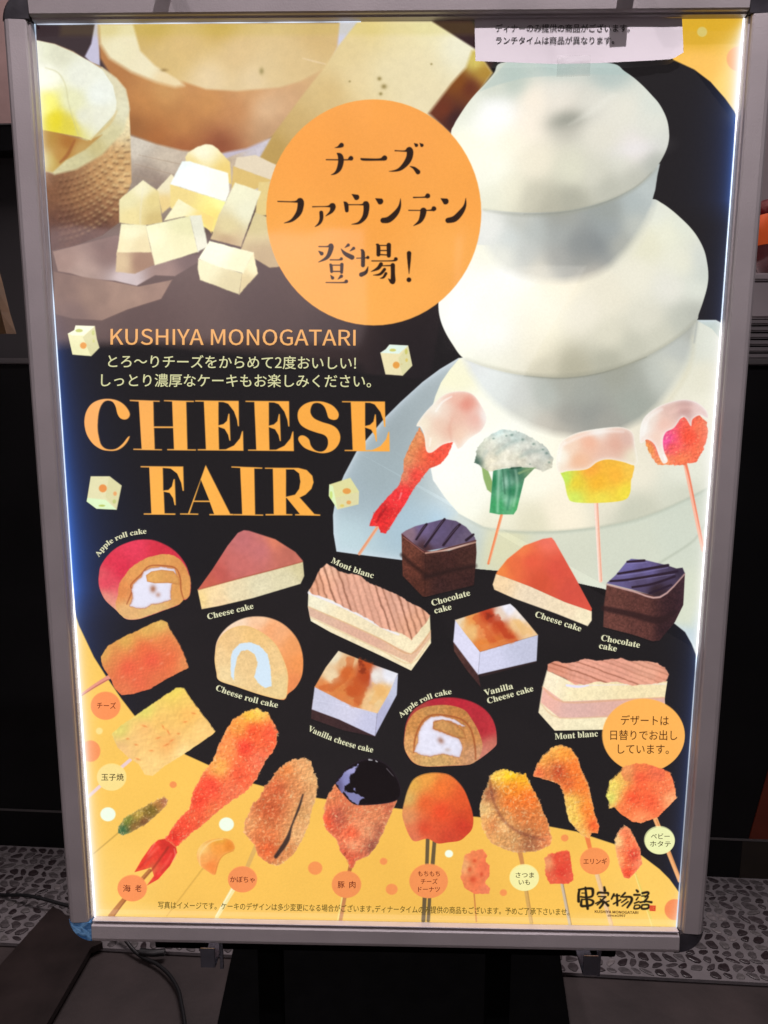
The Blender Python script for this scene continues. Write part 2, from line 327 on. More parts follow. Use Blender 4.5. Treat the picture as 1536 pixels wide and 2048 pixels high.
    S('V', '300,1235 262,1280 228,1330 205,1385 190,1440 180,1550 180,1640 196,1720 244,1790 300,1855 400,1908 480,1920 560,1926 660,1926 750,1920 880,1906 1000,1880 1100,1846 1200,1800 1290,1752 1420,1700 1420,1180 1345,1158 1312,1116 1280,1098 1250,1082 1200,1100 800,1200 500,1200 340,1225',
      '280,1300,249,245,209 235,1420,245,243,219 210,1550,251,247,225 300,1680,255,255,255 260,1600,255,255,249 360,1460,255,255,239 330,1800,255,255,233 430,1600,255,255,247 600,1700,255,254,235 700,1850,249,239,215 450,1880,237,233,207 900,1600,243,233,213 1000,1680,239,233,213 900,1780,232,227,207 1200,1700,232,233,217 1280,1300,232,229,209 1290,1450,241,238,219 1150,1520,235,229,209 600,1890,226,221,194 1000,1850,202,203,184 1200,1770,212,214,196 1300,1180,226,229,217 1240,1180,216,218,205 1350,1600,237,237,225', soft=1.0, name='printed_fountain_tier', **G_)
    ST('V', '300,1858,4 400,1910,6 560,1928,9 750,1922,10 1000,1882,9 1200,1802,7 1300,1750,5', (176, 182, 164), alpha=.6, soft=3.5)
    S('V', '315,1225 345,1290 385,1350 440,1410 510,1462 590,1505 680,1535 760,1545 860,1542 950,1520 1030,1478 1095,1420 1150,1350 1195,1280 1225,1210 1250,1085 900,1200 500,1220', '340,1262,224,227,227 400,1330,232,237,235 460,1370,226,231,227 540,1400,212,214,209 560,1460,216,216,205 650,1380,188,193,185 800,1390,166,169,160 820,1450,149,151,145 740,1470,160,159,151 1000,1400,164,169,159 1100,1300,192,196,187 1180,1200,190,194,188 1235,1110,174,176,167 640,1500,205,199,186 700,1530,186,181,168 880,1500,162,161,152 1000,1330,170,173,163 720,1340,172,173,162 950,1300,162,163,150 1150,1280,210,211,198', soft=9, clip=.3, name='printed_fountain_column', **G_)
    ST('V', '1236,1150,6 1232,1230,12 1195,1320,14 1120,1430,10', (214, 208, 180), alpha=.45, soft=6); ST('V', '1252,1090,4 1240,1170,5', (150, 156, 158), alpha=.5, soft=2)
    S('V', '222,980 218,1030 226,1080 246,1130 276,1180 310,1226 360,1252 420,1272 490,1290 560,1301 640,1309 720,1311 800,1303 880,1287 950,1268 1020,1240 1090,1204 1150,1168 1210,1122 1252,1080 1258,1058 1275,1010 1292,950 1297,900 1292,850 1280,800 1255,750 1225,710 1190,675 1150,640 1110,612 1072,597 1000,620 900,700 600,740 380,740 300,860 240,930',
      '260,1040,255,255,243 300,1050,255,255,255 420,1000,255,255,255 420,1120,255,255,253 500,950,255,255,253 320,1180,255,254,231 560,1020,255,255,233 600,1100,255,247,219 700,960,255,245,219 800,1050,239,233,215 900,1150,224,220,200 600,1200,245,237,211 500,1240,235,231,209 420,1230,241,239,217 640,1270,211,205,182 750,1275,184,180,158 900,1240,182,181,163 1000,1190,198,197,180 1100,1150,207,206,189 1200,1080,194,196,183 1240,1060,182,184,174 1250,950,226,229,217 1288,900,205,211,202 1200,850,237,235,215 1150,720,239,237,213 1100,640,228,230,217 1180,700,222,227,215 1000,900,237,233,215 1150,950,235,233,221 420,800,251,249,229 1050,780,230,227,202 900,980,235,229,209 1050,1080,226,223,206 1270,840,214,218,211', soft=.9, sm=1, name='printed_fountain_tier', **G_)
    ST('V', '330,1236,4 420,1268,7 560,1298,12 720,1308,16 880,1284,16 1020,1238,14 1150,1166,10 1245,1085,5', (150, 150, 134), alpha=.42, soft=5); ST('V', '560,1303,3 720,1313,4 880,1289,4 1050,1228,3', (128, 128, 112), alpha=.45, soft=1.6)
    NK = '430,720,239,239,233 500,760,210,216,213 600,720,188,193,189 700,720,168,172,169 780,780,141,145,144 850,780,135,140,141 900,720,156,163,163 1000,620,178,187,186 1060,560,192,200,198 1080,500,184,191,188 950,780,176,177,168 800,850,147,149,146 700,840,168,168,163 560,820,198,200,195 480,820,235,234,221 620,890,222,216,200 820,900,200,193,180 700,670,164,165,156 900,640,154,159,154 550,680,200,201,192 1010,700,194,197,188'
    S('V', '370,600 1104,455 1094,500 1085,560 1073,600 1060,640 940,720 700,780 370,780', NK, soft=.9, **G_)
    S('V', '370,600 384,640 395,730 410,790 440,840 490,880 560,908 640,924 720,925 790,915 850,896 910,860 970,800 1020,735 1060,670 1085,600 1000,560 600,640', NK, soft=10, clip=.3, name='printed_fountain_column', **G_)
    ST('V', '1070,640,6 1040,730,16 990,800,18 920,880,10', (226, 224, 208), alpha=.6, soft=8)
    S('V', '468,52 440,92 400,140 362,180 330,220 300,265 280,300 268,345 290,500 385,632 430,640 480,646 540,650 600,651 680,648 750,640 830,622 900,600 960,574 1020,540 1064,500 1098,458 1118,424 1132,392 1139,362 1140,330 1134,288 1120,250 1098,212 1070,180 1038,146 1000,112 960,84 920,56 800,44 600,44',
      '450,260,255,255,255 420,300,255,255,247 440,150,216,220,205 340,230,232,234,217 520,130,192,203,192 700,70,186,201,194 900,80,182,195,190 700,160,232,227,215 700,200,239,231,217 600,200,251,239,221 560,300,253,241,223 730,280,190,187,174 830,230,226,223,211 950,250,232,229,215 1080,300,225,225,213 1100,220,218,223,213 1000,400,239,231,227 1120,350,216,217,209 500,350,255,248,225 420,480,255,255,239 350,400,255,254,229 600,450,243,235,213 750,480,224,222,201 600,590,205,201,181 500,560,237,232,208 430,590,232,231,209 750,600,176,175,159 660,620,184,181,163 900,550,190,190,176 1000,510,192,192,179 1080,460,182,185,176 850,490,218,216,200 950,450,224,223,209 870,350,230,226,211', soft=.9, sm=1, name='printed_fountain_tier', **G_)
    S('V', '385,165 470,135 560,112 700,102 830,98 960,100 1030,104 1000,40 500,40', (176, 196, 192), soft=1.5, alpha=.45, clip=.4)  # reflected veil across the top tier, painted into the print
    ST('V', '400,640,5 500,655,9 620,660,13 760,645,15 900,604,13 1010,550,9 1090,476,4', (158, 160, 146), alpha=.5, soft=4); ST('V', '560,656,3 700,652,4 860,620,4 1000,552,3 1070,490,3', (140, 142, 132), alpha=.4, soft=1.4)
    B('V', 735, 280, 80, 34, (150, 151, 140), .7, rot=-12); B('V', 1010, 395, 95, 34, (234, 230, 230), .6, rot=-8)
    S('V', '790,262 905,172 940,180 830,262 740,300', (236, 234, 222), soft=5, alpha=.4)
    B('V', 380, 1060, 190, 200, (255, 255, 250), .9, clip=.5); B('V', 620, 1040, 200, 130, (255, 250, 232), .5, clip=.5); B('V', 330, 1690, 170, 210, (255, 255, 246), .85, clip=.5); B('V', 650, 1700, 200, 120, (254, 246, 226), .45, clip=.5); B('V', 400, 470, 110, 150, (255, 254, 236), .75, clip=.5); B('V', 450, 265, 80, 66, (255, 255, 252), .8, clip=.5)
    S('V', '560,1300 810,865 640,862 500,870 380,1000 300,1200', (255, 250, 240), soft=3, alpha=.16, clip=.4)  # faint wedge of reflected light painted over the middle tier
    # dark right area keeps a faint grain
    w = window(1230, 110, 1480, 640); X = PX[w]; Y = PY[w]
    # ---- orange roundel ------------------------------------------------------------------
    DOT('O', 747.5, 425, 215, 226, '650,300,248,163,74 800,280,249,165,78 600,500,251,171,80 900,500,250,173,84 750,600,251,174,84 940,400,249,165,74 750,420,249,165,72', name='printed_roundel')
    for k in ('475,130,2 500,125,14 523,112,34', '412,218,7 560,219,8 575,215,12 592,208,34', '492,172,8 510,185,30 518,205,40 518,240,40 505,285,34 480,315,18 448,329,3',
              '666,208,4 682,216,18 800,217,16 838,206,38', '915,152,8 985,155,10 1020,147,44 1022,190,46 1002,235,42 960,280,28 920,298,14 872,303,3', '1025,267,4 1055,280,20 1082,308,34', '1055,98,3 1070,112,26', '1096,98,3 1110,112,26',
              '58,523,7 180,526,10 222,520,44 222,570,44 205,615,38 160,662,20 105,681,3', '312,562,7 420,560,9 458,556,42 450,595,26 408,630,3', '375,605,28 376,650,26 360,685,18 330,708,3',
              '600,471,4 632,492,42', '540,526,4 557,545,30 562,590,26', '560,547,8 670,547,9 702,542,42 704,590,40 690,640,34 650,680,18 598,690,3', '772,502,4 805,522,46', '827,662,38 870,655,44 920,610,38 948,560,20 955,503,3',
              '1050,494,9 1130,492,10 1153,483,36', '1015,588,7 1170,588,9 1198,577,36', '1122,592,46 1115,630,40 1095,670,26 1050,701,3', '1250,502,4 1283,522,46', '1302,662,38 1350,650,44 1395,605,38 1425,555,20 1432,500,3',
              '358,853,7 420,853,9 447,848,34 440,890,32 415,935,24 355,967,3', '356,886,4 378,904,28', '573,842,22 548,861,3', '612,866,22 585,886,3', '520,870,3 550,905,26 600,932,34',
              '440,950,7 505,950,8 522,943,22', '436,984,4 446,990,20 451,1036,20', '444,989,7 520,989,7', '526,984,24 524,1042,20', '448,1035,8 525,1035,8', '443,1062,3 458,1082,24', '522,1070,24 497,1092,3', '410,1116,6 535,1116,9 558,1108,26',
              '634,938,6 700,936,7 715,933,24', '664,875,4 680,895,26 680,990,28', '717,1000,4 702,1040,24 668,1058,32',
              '776,836,4 792,850,26 793,912,28', '869,842,32 869,920,28', '790,845,7 870,845,7', '800,882,7 865,882,7', '800,912,8 870,915,8', '745,958,7 895,957,9 920,945,28',
              '812,982,28 790,1012,24 740,1036,3', '810,994,6 880,992,9', '898,990,32 899,1050,30 897,1110,36 865,1088,3', '838,1020,22 805,1055,18 755,1062,3', '848,1050,20 830,1078,16 805,1085,3',
              '1017,902,32 1017,960,24 1017,1052,3', '1016,1096,34'):
        ST('T', k, INK, soft=.7)
    # ---- little cheese cubes ---------------------------------------------------------------
    def mini(z, o, l, r, t, hs, top):
        S(z, o, l, soft=.8, name='printed_cheese_cube')
        for pts, c in ((r, (224, 218, 168)), (t, top)): S(z, pts, c, soft=.8)
        for x, y, rx, ry, c in hs: S(z, ell(z, x, y, rx, ry, 18), c, soft=1.0)
    mini('D', '372,185 408,165 415,140 520,143 530,215 545,262 500,308 398,300', (244, 240, 190), '455,205 520,145 532,215 545,262 500,308', '372,185 408,165 415,140 520,143 460,195 400,195', [(435, 168, 20, 9, (200, 205, 110)), (458, 250, 18, 18, (240, 165, 90)), (512, 180, 8, 14, (205, 208, 130)), (515, 225, 7, 10, (216, 214, 140))], (246, 248, 222))
    mini('D', '498,967 602,967 667,1018 640,1150 530,1145 476,1105', (232, 226, 180), '598,968 667,1018 640,1150 580,1080', '480,1085 580,1095 640,1150 530,1145 476,1105', [(565, 1033, 22, 22, (236, 150, 80)), (632, 1062, 10, 12, (236, 170, 110)), (628, 1105, 10, 12, (200, 205, 130)), (560, 1128, 18, 6, (190, 205, 110))], (226, 248, 200))
    mini('E', '770,290 800,270 820,245 922,250 945,360 892,415 798,408', (238, 226, 180), '868,320 922,250 945,360 892,415', '770,290 800,270 820,245 922,250 872,295', [(838, 275, 18, 8, (210, 205, 110)), (857, 357, 19, 19, (232, 160, 75)), (912, 283, 8, 16, (205, 200, 110)), (914, 330, 7, 10, (222, 200, 110)), (887, 352, 4, 4, (220, 200, 140))], (228, 244, 232))
    mini('E', '490,1012 605,975 653,1050 650,1120 535,1148 488,1075', (226, 222, 160), '520,1085 652,1052 650,1120 535,1148', '490,1012 510,1020 535,1148 488,1075', [(586, 1048, 23, 16, (232, 160, 80)), (597, 1110, 13, 11, (232, 170, 100)), (560, 1128, 12, 8, (226, 205, 110)), (500, 1070, 8, 22, (205, 226, 130))], (226, 244, 190))
    # ---- big lettering -----------------------------------------------------------------
    OR = '150,850,252,176,104 400,800,253,176,84 1200,900,253,178,78 2000,900,250,172,72 2500,1000,252,172,70 1000,1450,253,180,78 1600,1450,253,176,76 2100,1450,252,176,74 300,700,253,180,110'
    E1 = parse('1068,686 1440,690 1443,906 1433,906 1425,850 1400,780 1350,715 1310,701 1268,700 1268,898 1310,888 1340,860 1352,800 1361,800 1370,1030 1361,1030 1350,980 1320,930 1268,912 1273,1104 1330,1103 1400,1070 1450,1010 1468,950 1477,947 1481,1116 1090,1112 1090,1102 1160,1102 1143,697 1068,696')
    qs = lambda s: parse(s) + np.array([1451, 0])
    LT = [('320,672 400,685 460,720 500,770 512,810 495,840 465,850 430,838 405,800 390,740 365,700 325,688 290,700 262,740 245,800 238,870 238,940 248,1000 265,1060 300,1095 350,1105 400,1095 450,1055 485,1010 502,993 510,996 490,1040 450,1085 400,1112 340,1117 270,1105 200,1060 150,990 128,920 124,850 140,780 180,720 240,685', 1, ()),
          ('510,681 765,689 766,699 712,697 717,908 880,908 872,696 802,693 803,684 1058,690 1058,700 993,700 1003,1103 1075,1104 1075,1114 830,1111 830,1101 888,1101 881,922 718,922 724,1101 785,1103 785,1112 541,1108 541,1098 612,1099 587,696 511,692', 0, ()),
          (E1, 0, ()), (E1 + np.array([430, 3]), 0, ()),
          (qs('655,693 720,700 790,730 835,780 842,820 825,848 790,852 755,835 740,790 722,745 690,715 650,708 620,720 603,760 605,800 635,840 700,870 780,895 830,930 855,985 850,1040 820,1090 770,1125 700,1137 620,1120 550,1090 505,1040 498,1005 520,985 555,990 590,1020 605,1070 640,1110 690,1123 730,1105 750,1060 745,1010 715,980 650,960 570,930 515,890 492,830 500,770 540,725 595,700'), 1, ()),
          (E1 * np.array([.985, 1]) + np.array([1270, 6]), 0, ()),
          ('603,1247 967,1250 972,1458 962,1458 950,1390 915,1310 860,1268 793,1262 797,1455 840,1450 870,1420 885,1358 895,1358 903,1580 893,1580 880,1520 850,1475 800,1465 808,1650 900,1651 900,1662 630,1660 630,1650 695,1650 677,1258 603,1257', 0, ()),
          ('1158,1237 1368,1654 1393,1655 1393,1666 1190,1666 1190,1655 1230,1655 1193,1553 1055,1552 1022,1650 1095,1652 1095,1662 940,1660 940,1650 1008,1650 1140,1290', 0, ('1118,1365 1060,1541 1190,1541',)),
          ('1378,1249 1641,1259 1641,1269 1573,1268 1581,1659 1649,1660 1649,1670 1395,1666 1395,1656 1470,1656 1453,1262 1378,1259', 0, ()),
          (qs('213,1260 500,1262 570,1280 618,1330 628,1385 610,1440 560,1490 510,1515 635,1655 685,1660 685,1670 470,1667 470,1657 510,1655 398,1518 393,1522 394,1655 447,1657 447,1667 218,1667 218,1656 288,1655 280,1270 213,1270'), 0, (qs('393,1275 460,1275 505,1310 515,1380 505,1440 470,1490 393,1508'),))]
    for p, sm, hs in LT:
        S('P', p, OR, soft=.75, sm=sm, holes=hs, name='printed_letter', pw=1.2)
    # ---- dipped skewers over the plate ----------------------------------------------------
    ST('E', '758,1240,17 655,1392,17', (240, 176, 140)); ST('E', '754,1246,4 652,1392,4', (214, 120, 80), alpha=.6)
    S('E', '985,700 1010,740 1030,820 1100,790 1170,780 1140,850 1100,900 1040,925 1000,975 950,1040 905,1120 860,1190 800,1282 772,1275 760,1240 708,1240 735,1170 800,1090 870,1020 895,940 900,870 940,780',
      '950,800,226,150,92 920,880,222,156,104 900,960,222,150,110 1000,850,234,110,70 1050,850,246,74,58 1130,800,246,86,70 960,960,244,60,56 900,1060,246,50,56 850,1100,248,60,64 800,1170,190,36,40 760,1200,240,50,50 830,1200,244,60,56 1000,740,226,150,100', tex=[(.08, 4), (.06, 2)], jag=(1.0, 5), name='printed_dipped_shrimp', cr=dict(n=150, light=0.3, dark=0.2, size=2.6))
    ST('E', '800,1140,8 770,1180,14 750,1220,8', (150, 24, 30), alpha=.6, soft=2); ST('E', '885,1060,10 875,1090,5', (255, 150, 150), alpha=.8, soft=1.5)
    S('E', '968,690 990,650 1040,590 1120,520 1210,500 1280,520 1330,590 1352,650 1325,715 1260,760 1200,817 1170,780 1110,795 1052,836 1022,825 1012,750 990,698', '1000,680,246,234,210 1080,600,248,242,228 1200,530,240,190,170 1240,570,228,146,128 1300,650,236,180,164 1180,640,236,190,170 1100,680,238,204,182 1060,780,246,228,204 1200,740,242,208,184 1335,640,250,245,240 1250,780,248,232,216 1150,710,232,186,164 1120,620,242,216,198', sm=1, soft=1, rim=(3, (252, 248, 240), .7), name='printed_melted_cheese')
    ST('E', '1075,610,6 1110,560,8 1160,530,5', (255, 253, 248), alpha=.8, soft=2); ST('E', '1160,770,5 1150,700,8 1165,650,4', (222, 160, 140), alpha=.4, soft=4); ST('E', '1040,800,6 1045,760,8', (255, 250, 240), alpha=.8, soft=2)
    ST('F', '74,1180,15 2,1445,13', (244, 140, 92)); ST('F', '78,1180,4 8,1440,4', (252, 190, 150), alpha=.7)
    S('F', '-35,915 0,935 25,1000 20,1060 -5,1040 -25,980', (150, 180, 110), soft=1.2)
    S('F', '28,935 150,915 258,920 200,980 175,1080 158,1150 140,1176 60,1176 8,1166 18,1060', '50,1000,40,128,80 60,1120,60,160,96 100,1000,160,200,180 110,1100,150,200,170 140,1050,50,130,86 150,950,60,110,86 160,1130,76,166,100 230,930,120,150,110', tex=[(.05, 4)], name='printed_broccoli')
    S('F', '-75,890 -60,810 -20,760 20,735 80,708 170,722 250,760 320,808 358,870 350,920 300,942 240,918 150,918 60,925 10,945 -35,918 -55,900', '-62,885,70,100,84 -40,820,196,200,184 60,730,210,230,226 150,760,196,210,204 220,830,206,208,198 320,850,180,190,184 340,900,214,210,190 100,850,236,230,208 20,900,240,230,204 0,800,232,232,214 180,880,222,216,196 260,900,200,198,184 100,790,214,218,208 -10,860,236,228,206', jag=(1.6, 6), tex=[(.07, 7), (.04, 3)], name='printed_melted_cheese')
    ST('F', '60,935,16 55,1040,16 52,1160,10', (206, 236, 216), alpha=.55, soft=3); ST('F', '110,940,10 120,1050,14 105,1150,8', (30, 110, 74), alpha=.55, soft=3); ST('F', '150,930,8 160,1020,12 140,1130,6', (210, 238, 214), alpha=.5, soft=3); ST('F', '80,930,6 92,1060,6', (40, 90, 66), alpha=.6, soft=2)
    ST('F', '170,950,14 220,930,8 258,920,6', (140, 170, 120), alpha=.8, soft=1.5); ST('F', '130,922,10 180,918,6', (24, 60, 44), alpha=.8, soft=1.5)
    for pts in ('-20,850,18 30,780,26 90,740,16', '90,860,24 150,800,30 210,800,18', '230,880,22 290,850,24 320,880,14', '20,905,16 80,890,20 140,905,10'):
        ST('F', pts, (250, 246, 232), alpha=.5, soft=6)
    for pts in ('50,840,14 110,790,14 160,770,8', '180,860,14 230,830,14 280,830,8', '-40,880,12 -10,830,10'):
        ST('F', pts, (150, 172, 164), alpha=.45, soft=5)
    for x, y, r in ((-55, 890, 9), (130, 740, 9), (190, 765, 8), (100, 745, 6), (250, 790, 9), (320, 840, 9), (335, 890, 8), (300, 820, 7), (150, 925, 10), (30, 760, 7), (230, 900, 5)):
        B('F', x, y, r * 1.1, r * .8, (70, 104, 94), .5)
    ST('F', '592,1105,23 618,1540,20', (250, 206, 184)); ST('F', '600,1112,5 622,1540,5', (222, 130, 100), alpha=.6); ST('F', '586,1112,4 608,1540,4', (255, 240, 235), alpha=.8)
    S('F', '400,900 420,1000 438,1080 470,1108 600,1113 740,1099 778,1060 784,990 793,960 786,890 600,860', '430,980,198,232,96 470,1090,216,236,100 600,1000,246,184,52 560,930,248,170,62 700,960,248,182,60 760,1060,240,220,70 620,1095,240,222,80 780,930,244,196,76 480,1000,236,206,60', sm=1, soft=1, tex=[(.03, 4)], name='printed_cheese_cube')
    S('F', '374,900 384,820 410,770 500,725 650,700 740,699 792,730 806,800 820,880 800,906 740,888 660,874 600,888 540,928 440,938 392,946', '400,850,250,246,230 450,800,244,214,190 560,780,240,184,156 700,790,226,176,156 650,850,232,190,170 500,880,240,190,156 760,760,222,184,170 800,860,236,226,200 600,715,238,230,222', sm=1, soft=1, rim=(3.5, (250, 248, 238), .8), name='printed_melted_cheese')
    ST('F', '1080,895,20 1180,1372,22', (250, 186, 160)); ST('F', '1086,905,14 1110,1000,10 1180,1350,6', (240, 110, 76), alpha=.75)
    S('F', '855,760 960,700 1020,670 1080,635 1150,625 1200,670 1205,740 1185,810 1140,890 1060,906 930,902 885,840', '880,820,236,150,76 960,880,242,150,90 1000,800,244,90,66 1100,750,246,84,60 1170,700,244,116,84 1060,870,246,120,80 970,790,236,90,150 1150,830,246,110,76 985,780,240,80,170', jag=(1.8, 6), tex=[(.05, 5)], emb=[(.06, 7), (.05, 3.4)], name='printed_fried_ball', cr=dict(n=150, light=0.35, dark=0.3, size=2.8))
    S('F', '833,775 838,690 870,630 950,578 1060,547 1140,560 1195,605 1206,650 1160,632 1120,655 1112,692 1085,650 1060,645 1020,700 975,725 958,770 965,830 985,880 962,897 940,862 912,792 872,765 848,782', '850,700,248,244,236 900,650,240,226,214 1000,600,226,190,178 1080,600,200,158,152 1150,600,236,206,200 960,680,240,196,180 930,760,246,214,196 960,850,246,234,222', sm=1, soft=1, rim=(2.5, (252, 250, 248), .75), name='printed_melted_cheese')
    ST('F', '420,790,8 520,745,10 640,722,8 740,722,5', (255, 252, 248), alpha=.55, soft=4); ST('F', '390,880,8 396,820,10 420,780,6', (255, 255, 250), alpha=.6, soft=4)
    ST('F', '850,740,8 880,650,14 950,600,10', (255, 254, 250), alpha=.6, soft=4); ST('F', '1000,620,10 1060,590,16 1120,590,8', (246, 206, 196), alpha=.5, soft=5); ST('F', '962,850,6 970,875,8', (255, 255, 250), alpha=.8, soft=2)
    ST('F', '1010,860,8 1060,880,14 1110,850,8', (250, 140, 90), alpha=.5, soft=4); ST('F', '1140,700,12 1170,760,14 1150,820,8', (252, 130, 90), alpha=.5, soft=4)
    # ---- cakes -----------------------------------------------------------------------------
    PORE = [(.03, 6), (.035, 2.6)]
    S('G', '288,430 290,380 300,330 340,270 390,225 450,195 520,176 600,176 660,195 720,228 770,275 810,340 830,420 829,490 806,528 782,532 760,560 680,590 600,620 520,645 455,645 420,620 390,590 330,535 300,480', '350,300,226,56,80 500,220,236,66,92 650,230,214,52,70 330,430,226,70,90 320,520,226,150,130 400,600,236,170,140 430,350,222,50,76 300,380,226,90,100', sm=1, tex=[(.04, 4)], name='printed_apple_roll_cake')
    S('G', '388,560 402,500 410,440 440,390 470,350 520,310 580,280 650,263 710,262 760,285 800,330 827,400 830,460 820,512 790,531 760,557 700,582 600,617 520,642 450,640 405,605', '420,480,226,140,80 500,330,230,160,90 650,290,226,160,90 780,330,222,150,84 800,450,226,160,90 600,590,226,184,120 450,600,230,180,120', sm=1, tex=PORE, jag=(.8, 4))
    CR = (168, 84, 48)
    ST('G', '455,555,6 485,480,9 480,440,7 540,380,9 590,330,7 690,330,9 745,345,7 770,400,8 775,470,8 790,525,6', CR, alpha=.8, soft=1.2)
    S('G', '470,568 488,520 480,470 497,430 535,398 555,360 600,340 660,333 738,345 752,385 760,420 722,440 715,480 718,528 660,550 600,560 560,582 510,580', (232, 230, 246), soft=1, jag=(1, 5), rim=(1.5, CR, .8))
    S('G', '568,385 600,362 660,352 730,360 762,400 768,440 700,430 620,432 575,422', '600,390,228,170,96 720,400,222,160,90', soft=.9, tex=PORE, rim=(1.5, CR, .5))
    B('G', 610, 465, 20, 24, (170, 110, 80), .9); B('G', 640, 500, 16, 16, (190, 140, 120), .7)
    # cheese cake left
    S('G', '875,468 960,350 1050,210 1110,135 1145,119 1175,122 1330,172 1450,248 1494,300 1480,315 1300,358 1100,410 880,478', '1000,380,196,92,84 1150,180,196,112,112 1250,230,202,116,116 1400,260,196,110,94 1100,330,205,112,106 950,430,206,100,80 1330,180,226,130,100', soft=.9, tex=[(.03, 8)], name='printed_cheesecake_slice')
    S('G', '872,470 1100,408 1300,356 1494,304 1502,390 1480,436 1200,520 1000,567 896,586', '900,530,248,216,146 960,520,250,222,172 1100,500,236,220,180 1250,460,230,220,184 1400,420,228,218,180 1480,340,216,204,158 1000,560,244,212,166', tex=PORE)
    ST('G', '876,470,6 1100,409,7 1300,357,7 1492,305,5', (170, 76, 56), soft=1.2, alpha=.8)
    # cheese roll
    S('G', '975,900 975,850 985,780 1020,720 1080,668 1160,635 1250,629 1330,648 1400,690 1460,760 1490,840 1496,920 1485,990 1450,1050 1405,1088 1390,1116 1360,1119 1250,1092 1100,1042 1000,1006 984,960', '1100,660,250,220,190 1250,650,252,206,166 1350,720,246,176,124 1440,800,240,158,96 1480,900,240,150,84 1450,1030,236,140,84 1300,700,246,166,110', sm=1, tex=[(.03, 4)], name='printed_cheese_roll_cake')
    S('G', '974,900 976,850 995,770 1050,710 1130,682 1200,695 1280,740 1340,800 1380,880 1405,960 1405,1040 1382,1116 1250,1092 1100,1042 1000,1006 984,955', '1050,780,238,196,136 1200,740,240,196,128 1330,900,238,200,140 1370,1060,236,206,146 1150,900,236,200,142 1030,980,242,214,160 1000,850,242,206,150', sm=1, tex=PORE, rim=(2, (240, 190, 110), .5))
    S('G', '1068,940 1068,880 1080,830 1120,790 1180,779 1240,800 1285,850 1302,920 1311,1040 1270,1049 1230,1022 1208,985 1228,900 1210,850 1170,825 1130,832 1106,870 1092,940 1088,1005 1072,985', (212, 230, 244), soft=1, jag=(.8, 4))
    # left skewers
    ST('G', '352,985,26 270,1035,22 180,1095,12', (234, 150, 130)); ST('G', '345,1000,6 265,1046,6 186,1098,4', (176, 90, 80), alpha=.8)
    S('G', '303,865 345,800 450,740 560,690 655,647 692,665 722,722 770,800 800,870 818,932 792,946 700,992 600,1052 500,1086 422,1092 382,1050 350,980 308,920', '330,850,226,176,92 450,770,222,176,86 570,710,224,180,92 660,680,226,190,100 600,880,240,88,66 460,930,240,92,66 700,770,232,116,70 720,880,234,104,64 450,1050,232,124,80 560,820,236,104,64 790,900,226,146,88 380,880,230,130,76 650,1000,228,118,74 520,1010,236,106,72 740,720,226,160,90', jag=(1.3, 8), tex=[(.02, 9), (.02, 3)], s2=260, emb=[(.035, 6)], name='printed_fried_cheese')
    for x, y in ((540, 935), (500, 1000), (660, 905), (430, 985), (600, 770), (700, 850), (480, 830)):
        B('G', x, y, 14, 7, (250, 150, 110), .6, rot=-30)
    ST('G', '475,1475,20 330,1600,20 225,1695,18', (238, 206, 206))
    S('G', '366,1322 420,1272 600,1148 745,1050 792,1050 830,1112 920,1230 977,1308 960,1325 860,1395 780,1450 680,1510 608,1570 560,1562 525,1500 465,1462 400,1402 380,1360', '420,1300,228,214,112 560,1190,232,220,108 745,1065,240,214,96 650,1250,250,198,108 500,1350,250,200,124 820,1200,250,190,100 700,1380,250,184,106 600,1500,252,210,132 900,1300,252,206,126 430,1400,246,196,130 780,1440,254,220,146 560,1290,250,192,116 800,1120,246,204,104', jag=(.9, 6), tex=[(.02, 12)], emb=[(.03, 9)], s2=160, name='printed_rolled_omelette')
    for x, y, w_, r in ((560, 1275, 18, 20), (670, 1280, 16, 60), (690, 1385, 22, -25), (720, 1360, 16, -30), (640, 1345, 16, -20), (510, 1385, 12, 10), (800, 1250, 14, -10), (850, 1200, 14, 10), (600, 1420, 14, 0), (460, 1350, 10, 0), (700, 1310, 20, 60), (520, 1470, 16, 20), (760, 1320, 10, 0)):
        B('G', x, y, w_, 6, (236, 124, 62), .6, rot=r)
    # mont blanc left
    S('H', '168,480 172,470 400,560 600,650 775,745 885,620 892,785 775,948 600,862 300,722 182,655 165,570', '200,520,244,236,206 400,600,244,228,190 600,700,244,228,192 780,800,250,234,196 880,680,240,226,186', tex=PORE, name='printed_chestnut_cake')
    S('H', '168,572 400,672 600,765 775,850 890,715 891,750 775,905 600,825 400,730 175,625', '200,610,222,182,158 500,750,226,178,154 760,870,232,190,158 880,740,230,190,156', tex=[(.04, 3)], soft=1.1)
    ST('H', '168,570,5 400,670,6 600,763,6 775,848,6 890,712,5', (214, 160, 110), alpha=.7, soft=1.3)
    ST('H', '178,632,5 400,735,6 600,828,6 775,905,5 890,755,5', (226, 190, 140), alpha=.7, soft=1.3)
    ST('H', '172,488,16 300,540,14 450,610,12 600,690,12 700,735,10', (240, 236, 240), soft=1.2)
    S('H', '172,472 200,428 240,345 275,319 310,336 350,362 400,376 440,378 475,388 540,440 600,460 650,484 720,515 780,552 850,590 886,622 865,660 775,768 740,740 700,725 640,705 590,690 520,640 460,610 400,585 330,545 290,525 190,492', '220,420,228,164,132 400,470,228,170,146 600,580,224,166,142 800,680,230,170,138 280,350,236,184,156 700,560,230,174,150', jag=(1.6, 9), stripes=(95, 300, 12.5, .17), tex=[(.04, 4)], soft=1)
